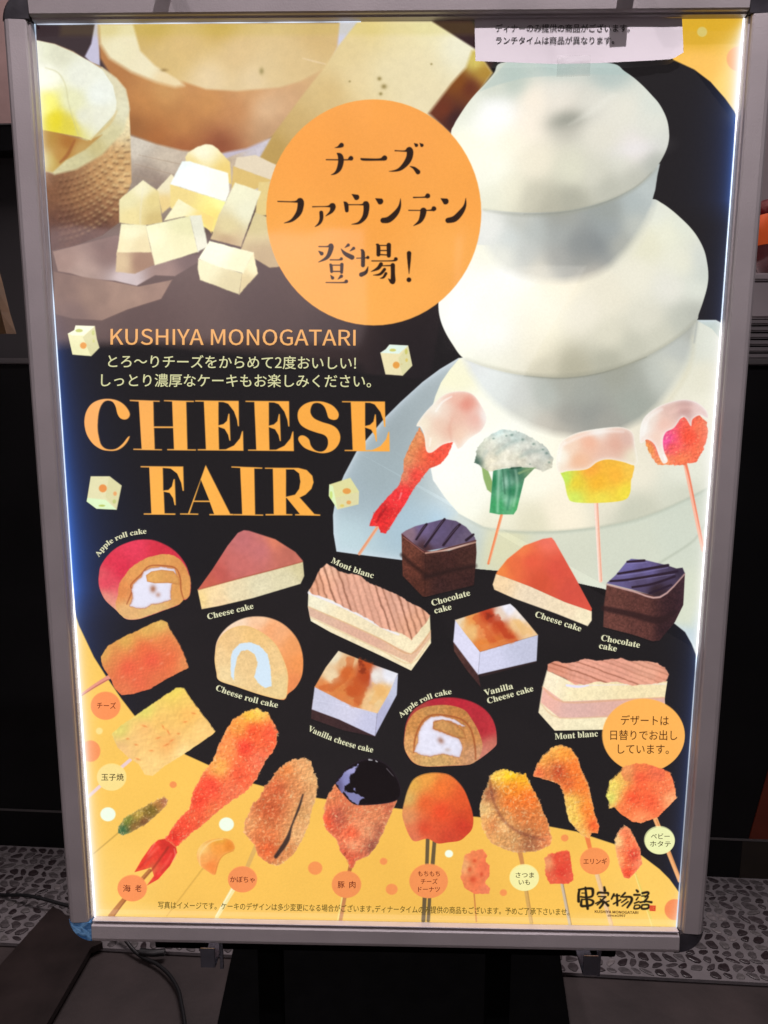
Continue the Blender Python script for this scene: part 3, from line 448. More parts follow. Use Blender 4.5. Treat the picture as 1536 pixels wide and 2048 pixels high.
    # chocolate cake left
    S('H', '718,142 860,248 1000,240 1157,182 1161,250 1146,442 1130,448 950,490 862,512 842,510 725,388 720,250', '760,250,110,62,48 800,350,100,54,42 820,450,84,46,36 900,330,58,34,30 1000,300,66,38,34 1100,300,74,44,38 950,450,60,36,34 1120,420,58,34,32', tex=[(.14, 3), (.1, 1.6)], name='printed_chocolate_cake')
    ST('H', '722,265,22 780,320,24 860,380,26', (48, 28, 24), alpha=.75, soft=3); ST('H', '862,395,30 1000,360,26 1150,330,22', (44, 28, 26), alpha=.8, soft=4)
    ST('H', '858,262,3 857,500,3', (40, 24, 22), alpha=.5, soft=1.5)
    S('H', '716,140 745,120 800,95 900,70 970,52 1040,64 1100,100 1152,162 1156,180 1000,218 860,243 790,200 730,152', '760,140,140,112,126 850,110,112,96,136 950,120,96,82,116 1050,120,92,78,106 860,220,70,44,46 1100,160,106,92,116 900,180,100,86,120', tex=[(.04, 5)])
    for k in ('866,84,14 845,110,16 805,172,14', '972,54,14 940,95,16 856,215,16', '1062,86,14 1030,120,17 965,205,18', '1142,145,14 1100,178,16'):
        ST('H', k, (44, 30, 42), soft=1); 
    ST('H', '858,92,3 798,170,3', (150, 130, 170), alpha=.5); ST('H', '962,64,3 850,205,3', (150, 130, 170), alpha=.5); ST('H', '1052,94,3 955,205,3', (150, 130, 170), alpha=.5)
    ST('H', '722,146,8 860,246,9 1000,222,9 1156,180,7', (86, 44, 44), soft=1); ST('H', '860,254,7 1000,232,8 1155,190,6', (216, 170, 150), soft=1.2); ST('H', '730,160,4 850,250,4', (206, 140, 126), alpha=.6)
    # cheese cake right
    S('I', '94,380 100,365 160,290 260,210 370,170 422,162 440,182 560,395 661,582 656,602 500,545 300,455 150,398', '120,350,246,140,70 250,230,246,130,76 400,180,240,116,96 300,300,232,92,66 450,350,222,84,66 550,480,214,82,66 350,420,214,84,56 200,330,236,110,66', soft=.9, tex=[(.02, 8)], name='printed_cheesecake_slice')
    S('I', '94,378 150,396 300,453 500,543 660,598 660,652 636,686 450,612 200,522 84,470 75,440', '100,440,246,214,170 300,510,240,220,190 500,590,244,224,190 640,640,246,232,196', tex=PORE)
    # chocolate cake right
    S('I', '748,438 1060,512 1210,372 1200,560 1150,662 1060,770 1020,775 900,735 728,690 732,560', '800,500,100,60,52 950,560,92,54,48 800,670,104,62,54 980,700,96,56,50 1130,550,54,32,34 1180,450,58,36,38 1080,700,50,30,32', tex=[(.14, 3), (.1, 1.6)], name='printed_chocolate_cake')
    ST('I', '730,580,30 900,615,36 1050,650,40 1150,600,30', (46, 28, 28), alpha=.8, soft=2.5)
    S('I', '748,432 800,385 868,302 892,288 970,294 1100,325 1160,345 1196,340 1210,374 1082,512 1060,516 900,470', '870,340,112,104,160 800,410,104,94,140 1000,360,104,94,144 950,430,84,72,104 1100,380,76,64,92 1050,480,50,34,40 1180,360,56,44,60', tex=[(.04, 5)])
    for k in ('870,306,12 970,298,14', '815,376,12 940,356,15 1110,326,16', '770,420,12 900,408,14 1165,362,16', '900,456,12 1020,436,14 1150,392,14', '1000,492,12 1130,442,12'):
        ST('I', k, (44, 30, 44), soft=1)
    ST('I', '870,318,3 985,310,3', (160, 150, 200), alpha=.6); ST('I', '810,390,3 940,372,3 1110,340,3', (150, 140, 190), alpha=.7); ST('I', '880,420,3 1150,378,3', (150, 140, 180), alpha=.6)
    ST('I', '750,440,8 900,478,10 1062,514,10 1208,378,6', (205, 166, 160), soft=1.2)
    # vanilla cheese cakes
    S('H', '186,1172 192,1120 575,1195 562,1338 380,1302 184,1232', '250,1210,64,42,42 450,1290,58,38,40', tex=[(.1, 3)], name='printed_vanilla_cheesecake')
    S('H', '205,1042 575,1192 562,1334 520,1316 350,1236 188,1176', '230,1110,206,206,226 400,1180,212,210,230 540,1270,200,200,226', tex=[(.025, 3)])
    S('H', '575,1192 697,968 690,1092 562,1334', '600,1200,182,182,212 680,1040,196,200,222', tex=[(.02, 3)])
    S('H', '345,832 520,902 697,966 640,1090 577,1200 440,1165 290,1090 204,1046 270,930', '330,870,236,222,190 430,880,232,186,136 300,980,238,212,170 400,960,216,112,52 500,910,196,84,40 510,980,176,62,30 440,1060,206,100,48 440,1140,216,136,76 560,980,236,230,222 600,1080,240,190,120 260,1040,226,140,80 350,1070,220,130,66 520,1150,240,196,140 650,970,236,236,244 560,1120,240,206,150 370,900,226,180,130', s2=25, pw=2.2, tex=[(.03, 6)])
    for pts, c, al in (('400,862 440,868 430,930 400,985 372,1025 330,1062 300,1080 250,1060 222,1042 300,1020 350,985 385,930', (206, 96, 42), .55), ('470,882 545,905 540,960 520,1010 512,1060 490,1110 470,1160 440,1165 430,1110 400,1100 380,1060 420,1040 440,990 470,960 500,930', (196, 82, 34), .6),
                       ('460,890 500,905 510,945 488,965 470,950 480,925', (128, 44, 20), .7), ('540,1010 600,1030 625,1070 590,1110 560,1150 530,1140 560,1080', (236, 178, 104), .5), ('300,1070 380,1100 450,1140 480,1165 440,1163 350,1120', (226, 130, 70), .5)):
        S('H', pts, c, soft=2.2, jag=(4.5, 9), alpha=al, seed=7)
    S('H', '1024,776 1170,970 1186,1046 1100,942 1028,832', '1050,820,84,54,48 1150,980,70,44,42', tex=[(.12, 3)], name='printed_vanilla_cheesecake')
    S('H', '1165,968 1515,886 1515,900 1190,985', (50, 36, 36), soft=1)
    S('H', '1035,648 1182,838 1170,972 1024,778', (222, 220, 242), tex=[(.02, 3)])
    S('H', '1182,838 1524,738 1516,892 1170,972', '1200,900,212,212,236 1480,820,196,198,220', tex=[(.025, 3)])
    S('H', '1034,650 1120,622 1250,580 1360,554 1390,580 1460,660 1524,738 1182,838 1100,738', '1060,650,236,214,180 1130,650,230,150,80 1230,620,186,62,34 1290,690,200,80,40 1340,740,206,96,50 1200,720,230,140,80 1350,580,238,236,246 1400,680,238,196,140 1480,720,240,200,150 1200,800,224,130,60 1300,780,214,110,50 1130,720,236,186,120 1300,620,232,210,190 1420,620,238,226,216', s2=25, pw=2.2, tex=[(.03, 6)])
    for pts, c, al in (('1120,632 1190,612 1225,640 1232,690 1262,740 1290,785 1240,800 1215,760 1190,700 1150,665', (208, 90, 44), .6), ('1205,608 1255,604 1300,640 1330,690 1378,745 1400,775 1350,778 1310,720 1270,680 1225,650', (184, 60, 30), .65),
                       ('1220,612 1262,618 1258,640 1228,640', (120, 40, 26), .6), ('1360,640 1420,650 1470,700 1490,730 1440,745 1400,700', (236, 186, 116), .5), ('1060,655 1110,645 1150,690 1140,730 1100,700', (234, 180, 110), .5), ('1180,800 1300,770 1400,760 1380,782 1190,830', (226, 140, 76), .5)):
        S('H', pts, c, soft=2.2, jag=(4.5, 9), alpha=al, seed=9)
    # apple roll lower
    S('H', '733,1385 735,1330 745,1260 780,1190 830,1150 900,1118 1000,1107 1090,1119 1170,1150 1232,1200 1270,1270 1281,1360 1265,1402 1170,1476 1140,1478 1120,1502 1000,1511 860,1514 790,1492 750,1442', '900,1130,180,36,56 1050,1130,190,40,56 1180,1200,184,44,56 1240,1280,196,50,60 1250,1380,205,120,100 1210,1430,206,130,110 850,1160,170,70,60 1200,1300,176,40,50', sm=1, tex=[(.05, 4)], name='printed_apple_roll_cake')
    S('H', '733,1385 737,1325 750,1260 790,1200 850,1165 940,1150 1020,1155 1090,1180 1130,1230 1170,1300 1196,1380 1186,1440 1167,1476 1120,1502 1000,1509 860,1513 790,1491 745,1432', '780,1250,206,140,76 900,1180,196,140,80 1050,1190,196,130,70 1160,1330,206,140,80 1170,1440,206,150,110 900,1490,214,170,106 760,1400,220,160,100', sm=1, tex=[(.09, 4), (.06, 2)])
    ST('H', '790,1430,8 800,1340,10 840,1250,10 900,1210,10 1000,1215,10 1080,1240,10 1130,1300,10 1152,1400,10 1155,1470,8', (164, 84, 44), alpha=.8, soft=1.4)
    S('H', '790,1425 812,1370 816,1310 850,1250 890,1218 960,1213 1030,1232 1095,1275 1075,1278 1000,1245 915,1245 905,1290 960,1312 1060,1350 1082,1400 1062,1462 960,1440 890,1456 830,1446', (232, 230, 246), soft=1, jag=(1, 5), tex=[(.03, 5)], rim=(1.6, (170, 90, 50), .8))
    S('H', '905,1250 960,1235 1030,1260 1085,1300 1100,1350 1050,1345 960,1308 905,1290', '950,1270,206,150,90 1070,1320,196,140,80', tex=[(.09, 4)], rim=(1.5, (164, 84, 44), .7))
    B('H', 950, 1360, 24, 18, (160, 110, 90), .8, rot=50); B('H', 990, 1415, 20, 14, (206, 190, 190), .9)
    # mont blanc right
    S('I', '396,945 520,1005 700,1000 900,1010 1106,1010 1090,1112 1100,1290 440,1302 345,1196 370,1040', '400,1000,250,236,204 600,1070,246,230,186 900,1060,242,224,178 600,1260,246,234,196 380,1220,248,232,196', tex=PORE, name='printed_chestnut_cake')
    S('I', '372,1042 492,1130 1090,1105 1090,1215 470,1228 358,1135', '400,1120,240,184,168 550,1180,224,180,170 850,1150,226,178,164', tex=[(.03, 3)], soft=1.2)
    ST('I', '368,1045,6 492,1132,8 800,1122,8 1090,1105,6', (226, 170, 120), alpha=.6, soft=1.6); ST('I', '358,1140,5 470,1226,7 800,1212,6', (226, 180, 140), alpha=.6, soft=1.5)
    ST('I', '512,1034,14 580,1042,14 640,1034,8', (232, 226, 244)); ST('I', '640,1034,5 1100,1026,5', (236, 226, 230), alpha=.7)
    S('I', '398,912 440,894 520,905 570,895 620,877 700,893 760,883 830,874 900,893 960,888 1050,905 1062,915 1090,930 1118,970 1100,1010 1050,1024 900,1034 800,1012 740,1018 690,1012 620,1028 560,1030 510,1000 470,980 398,950', '440,930,224,150,124 600,940,228,162,140 800,960,224,158,136 1000,960,230,166,140 1090,980,224,154,128', jag=(1.4, 9), stripes=(300, 110, 9.5, .12), tex=[(.04, 4)], soft=1)
    # ---- lower skewers ------------------------------------------------------------------------
    DOT('J', 365, 277, 87, 80, (251, 224, 142), name='printed_label_disc')
    for z, x, y, rx, ry in (('G', 330, 1155, 88, 83), ('J', 240, 124, 58, 63)):
        DOT(z, x, y, rx, ry, (251, 148, 88), name='printed_label_disc' if rx > 70 else None)
    for z, x, y, r in (('J', 728, 322, 21), ('K', 208, 815, 42), ('K', 612, 775, 22), ('K', 660, 940, 35), ('L', 138, 960, 21), ('L', 500, 637, 22)):
        DOT(z, x, y, r, r * .93, (246, 150, 84))
    DOT('L', 1150, 1060, 60, 62, (246, 140, 84))
    for z, x, y, r in (('J', 343, 497, 45), ('J', 1043, 556, 44), ('K', 998, 730, 24)):
        DOT(z, x, y, r, r * .92, (244, 255, 232), soft=1.2)
    DOT('J', 292, 5, 20, 20, (254, 224, 140), soft=1.5)
    ST('J', '412,600,10 258,730,8', (214, 170, 80)); ST('J', '905,815,11 690,1098,7', (226, 176, 80)); ST('J', '1218,685,26 1165,810,26', (224, 176, 96)); ST('J', '1085,935,30 985,1105,22', (246, 228, 160)); ST('J', '1078,935,8 980,1100,6', (255, 248, 210), alpha=.8)
    ST('J', '590,830,24 440,1000,28 360,1100,34', (190, 120, 66)); ST('J', '596,830,5 450,1002,6 378,1100,6', (140, 76, 40), alpha=.7)
    ST('K', '424,780,26 408,840,22', (180, 106, 60)); ST('K', '382,985,24 358,1120,22', (196, 130, 80)); ST('K', '368,985,8 342,1120,8', (250, 226, 130))
    for k in ('873,635,22 868,790,22', '913,650,22 902,790,24', '855,985,24 847,1125,24', '884,985,20 876,1125,20'):
        ST('K', k, (104, 86, 58), sm=0)
    ST('K', '1146,955,8 1160,1130,8', (206, 130, 70))
    ST('L', '232,700,30 250,790,24', (206, 140, 80)); ST('L', '272,945,24 302,1140,20', (214, 168, 92)); ST('L', '280,945,5 312,1140,5', (170, 120, 60), alpha=.6)
    ST('L', '482,900,18 530,1148,16', (206, 186, 160)); ST('L', '490,905,4 540,1148,4', (120, 90, 66), alpha=.7)
    ST('L', '625,600,30 650,700,24', (240, 130, 70)); ST('L', '690,850,26 775,1150,24', (240, 200, 150)); ST('L', '700,850,6 785,1148,6', (214, 160, 110), alpha=.6)
    ST('L', '918,845,10 1025,1158,14', (236, 206, 100)); ST('L', '914,850,4 1015,1158,4', (252, 236, 160), alpha=.8)
    ST('L', '1030,510,28 1180,890,24', (244, 176, 116)); ST('L', '1042,530,6 1190,890,6', (206, 126, 70), alpha=.7)
    FR = dict(tex=[(.05, 9), (.04, 4)], emb=[(.08, 8), (.07, 4)], rim=(2.2, (255, 214, 150), .4))
    S('J', '405,575 440,518 520,470 620,418 672,393 697,410 690,440 640,492 560,560 480,602 430,622 402,606', '430,590,60,100,60 460,530,120,130,50 520,500,190,160,70 600,470,120,100,36 640,430,176,120,60 680,420,180,110,80 560,540,120,76,44 500,570,140,100,50', jag=(1.4, 5), name='printed_fried_asparagus', **FR, cr=dict(n=150, light=0.5, dark=0.4, size=2.6))
    S('J', '868,745 882,692 930,652 1010,635 1070,648 1094,690 1080,712 1030,732 1000,772 976,852 930,832 890,800', '890,700,252,206,120 1000,690,250,160,70 1060,680,236,140,50 950,800,246,140,66 920,760,250,170,90 1000,640,236,170,60', sm=1, tex=[(.03, 4)], rim=(2, (250, 196, 120), .5), name='printed_pumpkin_slice')
    S('J', '685,640 640,648 600,682 545,760 500,838 560,822 600,810 615,860 572,918 640,880 710,800 752,722 745,690', '560,780,236,62,46 620,690,240,66,50 640,860,236,56,50 700,760,232,54,48 690,680,206,50,40 600,830,226,110,70', tex=[(.05, 5)], sm=0, name='printed_shrimp_tail')
    ST('J', '700,690,8 650,760,12 600,830,8', (150, 50, 34), alpha=.7, soft=2); ST('J', '620,668,8 580,730,4', (255, 150, 130), alpha=.6, soft=2)
    ST('J', '560,790,4 600,730,12 640,690,5', (250, 120, 100), alpha=.6, soft=3); ST('J', '640,850,4 690,780,12 720,730,5', (250, 112, 90), alpha=.55, soft=3); ST('J', '530,810,5 570,770,10 600,745,4', (180, 36, 30), alpha=.5, soft=3); ST('J', '660,830,4 700,800,8', (178, 36, 30), alpha=.5, soft=3); ST('J', '735,700,4 742,740,6 725,775,3', (255, 170, 150), alpha=.6, soft=1.5)
    S('J', '1155,-110 1222,-130 1290,-100 1346,10 1342,70 1320,125 1270,185 1220,290 1150,372 1080,412 1000,472 890,572 830,612 750,692 680,642 760,522 822,462 850,352 900,262 960,182 1000,82 1040,0 1080,-60', '1180,-90,255,195,70 1230,-110,255,205,90 1120,-20,255,157,70 1200,0,253,88,50 1290,20,253,94,60 1150,100,255,73,52 1060,100,255,147,80 1000,220,255,174,84 1120,260,247,94,60 950,330,253,79,56 1080,360,243,115,76 880,420,251,73,50 850,500,243,94,60 780,560,243,79,54 720,650,232,58,44 960,480,243,115,70 1230,180,247,115,80', jag=(1.8, 6), s2=50, tex=[(.05, 8), (.04, 3)], emb=[(.06, 8), (.06, 4)], rim=(2.2, (255, 200, 140), .35), name='printed_fried_shrimp', cr=dict(n=620, light=0.42, dark=0.3))
    S('J', '1335,245 1385,200 1440,172 1500,163 1540,182 1556,240 1582,300 1576,380 1550,460 1530,560 1480,660 1440,732 1380,782 1340,802 1290,786 1230,742 1210,682 1150,602 1148,550 1180,480 1200,430 1240,400 1270,330 1310,290', '1400,230,226,127,66 1470,200,235,169,110 1540,280,226,169,110 1350,350,209,95,56 1300,470,202,89,50 1250,600,220,116,66 1180,560,235,159,100 1300,700,226,95,50 1400,700,215,137,80 1500,500,215,159,100 1550,400,220,165,110 1450,350,215,137,84 1360,780,209,137,84 1460,620,235,180,120', jag=(1.8, 6), name='printed_fried_pumpkin', **FR, cr=dict(n=560, light=0.42, dark=0.34, size=3.6))
    ST('J', '1495,380,8 1470,460,14 1430,560,10 1405,640,26 1375,690,28 1335,745,22', (40, 32, 34), alpha=.85, soft=1.6)
    S('K', '335,310 292,370 266,440 254,520 270,582 330,642 360,722 398,772 412,812 432,812 450,772 522,742 572,682 622,572 662,482 702,390 640,300', '300,400,226,126,80 280,540,248,90,56 340,520,176,84,66 430,500,226,126,84 560,500,226,136,90 520,600,235,157,110 430,600,248,84,50 430,680,248,168,120 380,740,209,73,50 600,600,176,94,70 560,680,132,67,56 440,760,209,88,60 650,440,198,100,70 460,560,235,157,110', jag=(1.6, 6), name='printed_fried_pork', **FR, cr=dict(n=480, light=0.4, dark=0.34, size=3.6))
    S('K', '328,312 370,250 430,200 520,170 590,180 650,222 700,300 714,370 690,412 620,432 500,442 430,432 370,372', (16, 10, 12), sm=1, soft=1, rim=(1.2, (80, 60, 80), .5), name='printed_dark_sauce')
    for k in ('333,312 352,282 392,240 448,208 462,200 440,250 418,262 408,310 384,330 372,372 350,350', '372,352 398,362 432,366 470,382 498,398 470,412 462,436 430,424 400,392', '428,330 446,342 452,362 436,356'):
        S('K', k, '340,320,110,104,150 430,220,176,174,226 400,300,150,150,206 440,400,140,140,190', soft=1.2, jag=(2.2, 5), seed=4, alpha=.92)
    ST('K', '525,174,6 545,176,4', (235, 235, 240)); ST('K', '566,180,5 575,186,4', (235, 235, 240)); ST('K', '630,225,4 670,270,3', (150, 140, 150), alpha=.8)
    S('K', '722,490 740,400 760,340 790,290 850,260 930,252 1010,270 1080,340 1120,430 1141,510 1135,580 1100,622 1060,652 990,662 930,668 870,640 800,656 768,630 738,560', '790,320,224,170,76 870,290,236,160,70 760,400,216,176,96 950,340,240,116,50 950,480,236,78,42 860,430,232,96,46 760,520,226,150,96 780,590,226,120,80 1080,420,230,90,44 1090,560,206,60,40 1000,640,206,70,46 850,580,222,74,44 790,640,224,120,84 1120,510,214,76,40', sm=1, soft=1, tex=[(.04, 4), (.03, 2)], name='printed_fried_doughnut')
    S('L', '95,242 150,230 200,250 270,258 300,330 345,400 370,480 400,540 425,640 412,682 330,716 220,722 140,702 60,662 12,572 -4,480 10,400 40,330 60,270', '110,250,255,207,85 180,250,255,212,28 260,280,255,180,38 200,350,255,137,38 280,400,255,116,43 180,430,242,116,47 250,500,215,116,60 340,560,226,127,66 60,380,165,95,66 30,470,237,201,133 80,560,209,116,66 130,500,193,127,72 130,560,248,201,133 100,640,220,159,95 200,640,215,159,100 300,670,154,95,66 380,660,237,137,85 280,620,165,101,62 20,540,248,180,104', jag=(1.8, 5), name='printed_fried_sweet_potato', **FR, cr=dict(n=560, light=0.5, dark=0.36, size=3.8))
    ST('L', '60,300,10 75,400,10 130,520,14 230,600,14 380,650,10', (120, 60, 50), alpha=.5, soft=3)
    S('L', '760,424 744,390 768,300 830,238 850,210 920,194 1000,200 1060,224 1122,250 1146,310 1152,360 1158,402 1120,442 1050,512 950,548 900,540 830,492 790,456 762,462', '770,400,226,226,110 790,320,235,215,100 860,230,247,165,90 950,210,252,132,70 950,320,252,99,60 900,400,252,83,50 1000,420,247,92,56 1090,330,252,121,76 1130,400,255,165,110 950,520,255,143,90 850,460,252,121,70 820,280,237,187,90 1040,260,252,121,74', jag=(1.6, 6), name='printed_fried_scallop', tex=[(.04, 8), (.03, 3)], emb=[(.05, 8), (.05, 4)], cr=dict(n=300, light=0.4, dark=0.28, size=2.8))
    S('L', '314,272 330,220 370,150 430,100 480,87 540,110 580,170 600,240 640,320 660,420 680,500 703,570 695,608 660,606 645,640 600,622 570,590 530,542 510,480 494,380 470,322 420,300 340,278', '340,250,254,115,72 370,180,244,168,72 430,120,254,178,81 500,140,255,157,59 460,240,183,63,39 400,240,222,126,68 560,220,255,126,50 520,320,222,100,50 600,330,255,126,50 540,420,244,199,90 560,520,248,210,95 630,470,255,126,45 670,560,255,94,45 600,600,244,189,95 520,470,244,205,99', jag=(1.5, 5), name='printed_fried_mushroom', **FR, cr=dict(n=360, light=0.4, dark=0.3))
    S('K', '1075,800 1090,740 1140,712 1200,704 1222,740 1215,772 1236,800 1238,860 1208,898 1240,932 1235,966 1150,966 1090,932 1068,870', '1090,800,240,170,110 1150,760,240,130,80 1200,800,240,116,76 1150,900,240,120,76 1220,940,240,130,90 1100,900,236,130,80', jag=(1.3, 5), tex=[(.05, 4)], name='printed_lotus_root_slice')
    for x, y, rx, ry in ((1150, 770, 14, 12), (1120, 820, 14, 18), (1140, 880, 22, 20), (1190, 850, 10, 14)): B('K', x, y, rx, ry, (206, 70, 40), .7)
    S('L', '382,760 400,733 500,708 526,716 540,800 554,886 520,905 410,908 385,850', '400,780,236,150,100 460,760,232,80,56 480,830,226,66,50 430,890,236,100,70 530,860,232,90,66', jag=(1.6, 5), tex=[(.05, 4)], name='printed_fried_square', cr=dict(n=90, light=0.3, dark=0.25, size=2.4))
    S('L', '795,655 810,610 852,563 886,586 916,640 946,700 956,790 922,832 880,876 850,870 830,820 805,740', '810,650,254,206,136 850,600,244,126,84 880,650,248,114,73 900,740,222,69,52 860,760,244,103,63 930,780,254,126,88 870,850,239,80,52 830,760,254,161,100', jag=(1.2, 5), name='printed_fried_vegetable', **FR, cr=dict(n=150, light=0.4, dark=0.3, size=2.8))
    ST('J', '888,800,4 885,740,8 915,690,10 960,655,8 1020,642,6', (255, 214, 140), alpha=.8, soft=1.6); ST('J', '976,850,4 998,775,5 1030,735,5 1085,712,3', (214, 112, 40), alpha=.7, soft=1.4)
    for z, x, y, rx, ry, c in (('J', 487, 932, 87, 78, (250, 148, 88)), ('J', 1138, 880, 86, 77, (246, 146, 86)), ('K', 393, 910, 87, 79, (242, 146, 84)), ('K', 878, 890, 114, 101, (242, 146, 84)), ('L', 261, 870, 87, 78, (246, 238, 166)), ('L', 677, 772, 88, 79, (246, 148, 84)), ('L', 1060, 650, 90, 82, (238, 240, 178))):
        DOT(z, x, y, rx, ry, c, name='printed_label_disc')
    DOT('I', 965, 1330, 244, 218, (253, 180, 88), name='printed_roundel')
    S('L', '830,245 850,212 920,194 1000,200 1060,224 1090,240 1090,300 850,300', '860,230,236,150,90 950,210,240,120,70 1040,240,240,110,74 950,280,240,95,60 860,285,226,140,80', jag=(1.6, 6), tex=[(.04, 8), (.03, 3)], emb=[(.05, 8), (.05, 4)], seed=1)
    # brush logo and seal
    LK = (36, 28, 14)
    for k in ('130,135,26 118,210,30 120,295,34', '120,132,20 210,118,24 300,118,30 318,150,34 308,222,26 230,240,20 150,232,20', '215,102,22 228,240,30 246,398,30', '165,268,20 155,350,32 200,362,28 300,345,26 322,295,28 260,268,18 170,272,14', '165,180,12 205,180,10',
              '478,98,24 486,145,34', '382,200,18 400,174,26 480,178,22 530,180,26 530,215,14', '395,228,14 500,232,18', '490,238,18 430,290,20 358,325,16', '420,262,12 462,320,26 415,388,24', '545,290,14 470,320,18', '470,290,16 530,352,32', '440,300,14 380,345,16',
              '612,196,24 578,262,20', '600,222,14 690,215,18', '655,200,24 660,350,26', '606,332,18 705,275,18', '768,178,22 712,235,20', '735,235,18 845,236,28 858,290,30 800,382,22', '790,262,18 718,312,14', '810,300,18 728,362,14',
              '928,140,22 945,158,30', '895,205,24 975,206,22', '950,240,16 925,275,18', '900,322,18 960,300,18', '905,352,16 895,398,18 965,390,20 968,350,16 905,350,14',
              '1010,182,26 1080,168,26 1095,190,22 1050,235,20', '1000,222,14 1090,228,18 1030,300,20', '980,310,22 1060,298,18 1135,308,28', '1075,262,14 1040,310,14', '1005,350,18 1003,398,24 1088,392,24 1092,345,22 1005,346,18'):
        ST('U', [(a[0], a[1], a[2] * 1.22) for a in parse(k)], LK, soft=.7)
    S('U', '1108,352 1196,356 1193,432 1110,428', (214, 66, 40), soft=.7)
    ST('U', '1130,375,6 1130,415,6', (250, 170, 90), alpha=.7); ST('U', '1150,372,6 1175,380,6 1150,400,6 1178,412,6', (250, 170, 90), alpha=.7)
    # faint grain of the inkjet film
    g = vnoise(PX, PY, 2.2, 5) * .012 + vnoise(PX, PY, 60, 9) * .012
    IMG[:] = IMG * (1 + g[..., None]) + vnoise(PX, PY, 1.7, 3)[..., None] * .006
def hull(pts):
    pts = sorted(map(tuple, pts)); 
    def half(ps):
        h = []
        for p in ps:
            while len(h) > 1 and (h[-1][0] - h[-2][0]) * (p[1] - h[-2][1]) - (h[-1][1] - h[-2][1]) * (p[0] - h[-2][0]) <= 0: h.pop()
            h.append(p)
        return h
    return np.array(half(pts)[:-1] + half(pts[::-1])[:-1])
paint()
# ------------------------------------------------------------------ HELPERS
def link(o, parent=None):
    COL.objects.link(o)
    if parent is not None: o.parent = parent
    return o
def tag(o, label=None, cat=None, group=None, kind=None):
    if label: o['label'] = label
    if cat: o['category'] = cat
    if group: o['group'] = group
    if kind: o['kind'] = kind
    return o
def empty(name, loc=(0, 0, 0)):
    o = bpy.data.objects.new(name, None); o.location = loc; o.empty_display_size = .05; return link(o)
def mesh_obj(name, verts, faces, mat, parent=None, smooth=False, uvs=None):
    me = bpy.data.meshes.new(name); me.from_pydata([tuple(map(float, v)) for v in verts], [], faces); me.update()
    if uvs is not None:
        l = me.uv_layers.new(name='UVMap')
        for i, lp in enumerate(me.loops): l.data[i].uv = uvs[lp.vertex_index]
    me.materials.append(mat)
    if smooth:
        for p in me.polygons: p.use_smooth = True
    o = bpy.data.objects.new(name, me); link(o)
    if parent is not None:
        o.parent = parent
        o.location = -parent.location if parent.parent is None else (0, 0, 0)
    return o
def bm_obj(name, bm, mat, parent=None, smooth=False):
    me = bpy.data.meshes.new(name); bm.normal_update(); bm.to_mesh(me); bm.free(); me.materials.append(mat)
    if smooth:
        for p in me.polygons: p.use_smooth = True
    o = bpy.data.objects.new(name, me); link(o)
    if parent is not None:
        o.parent = parent
        o.location = -parent.location if parent.parent is None else (0, 0, 0)
    return o
def box_bm(x0, x1, y0, y1, z0, z1, bev=0.0, seg=2):
    bm = bmesh.new(); bmesh.ops.create_cube(bm, size=1)
    for v in bm.verts:
        v.co = Vector(((x0 + x1) / 2 + v.co.x * (x1 - x0), (y0 + y1) / 2 + v.co.y * (y1 - y0), (z0 + z1) / 2 + v.co.z * (z1 - z0)))
    if bev: bmesh.ops.bevel(bm, geom=bm.edges[:], offset=bev, segments=seg, profile=.5, affect='EDGES')
    return bm
def nodes(name):
    m = bpy.data.materials.new(name); m.use_nodes = True; nt = m.node_tree
    return m, nt, nt.nodes['Principled BSDF']
def mat(name, col, rough=.5, metal=0., noise=0., nscale=60, bump=0., bscale=300, spec=.5, emit=None, es=0., coat=0.):
    m, nt, b = nodes(name)
    b.inputs['Base Color'].default_value = (*col, 1); b.inputs['Roughness'].default_value = rough; b.inputs['Metallic'].default_value = metal
    b.inputs['Specular IOR Level'].default_value = spec
    if coat: b.inputs['Coat Weight'].default_value = coat; b.inputs['Coat Roughness'].default_value = .08
    tc = nt.nodes.new('ShaderNodeTexCoord')
    if noise:
        n = nt.nodes.new('ShaderNodeTexNoise'); n.inputs['Scale'].default_value = nscale; n.inputs['Detail'].default_value = 6
        nt.links.new(tc.outputs['Object'], n.inputs['Vector'])
        r = nt.nodes.new('ShaderNodeValToRGB'); r.color_ramp.elements[0].position = .3; r.color_ramp.elements[1].position = .7
        r.color_ramp.elements[0].color = (*[c * (1 - noise) for c in col], 1); r.color_ramp.elements[1].color = (*[min(1, c * (1 + noise)) for c in col], 1)
        nt.links.new(n.outputs['Fac'], r.inputs['Fac']); nt.links.new(r.outputs['Color'], b.inputs['Base Color'])
        mr = nt.nodes.new('ShaderNodeMapRange'); mr.inputs['To Min'].default_value = max(0, rough - .08); mr.inputs['To Max'].default_value = min(1, rough + .08)
        nt.links.new(n.outputs['Fac'], mr.inputs['Value']); nt.links.new(mr.outputs['Result'], b.inputs['Roughness'])
    if bump:
        n2 = nt.nodes.new('ShaderNodeTexNoise'); n2.inputs['Scale'].default_value = bscale; n2.inputs['Detail'].default_value = 4
        nt.links.new(tc.outputs['Object'], n2.inputs['Vector'])
        bp = nt.nodes.new('ShaderNodeBump'); bp.inputs['Strength'].default_value = bump; bp.inputs['Distance'].default_value = .002
        nt.links.new(n2.outputs['Fac'], bp.inputs['Height']); nt.links.new(bp.outputs['Normal'], b.inputs['Normal'])
    if emit:
        b.inputs['Emission Color'].default_value = (*emit, 1); b.inputs['Emission Strength'].default_value = es
    return m
def s2l(c): return tuple((v / 255 / 12.92) if v / 255 <= .04045 else ((v / 255 + .055) / 1.055) ** 2.4 for v in c)
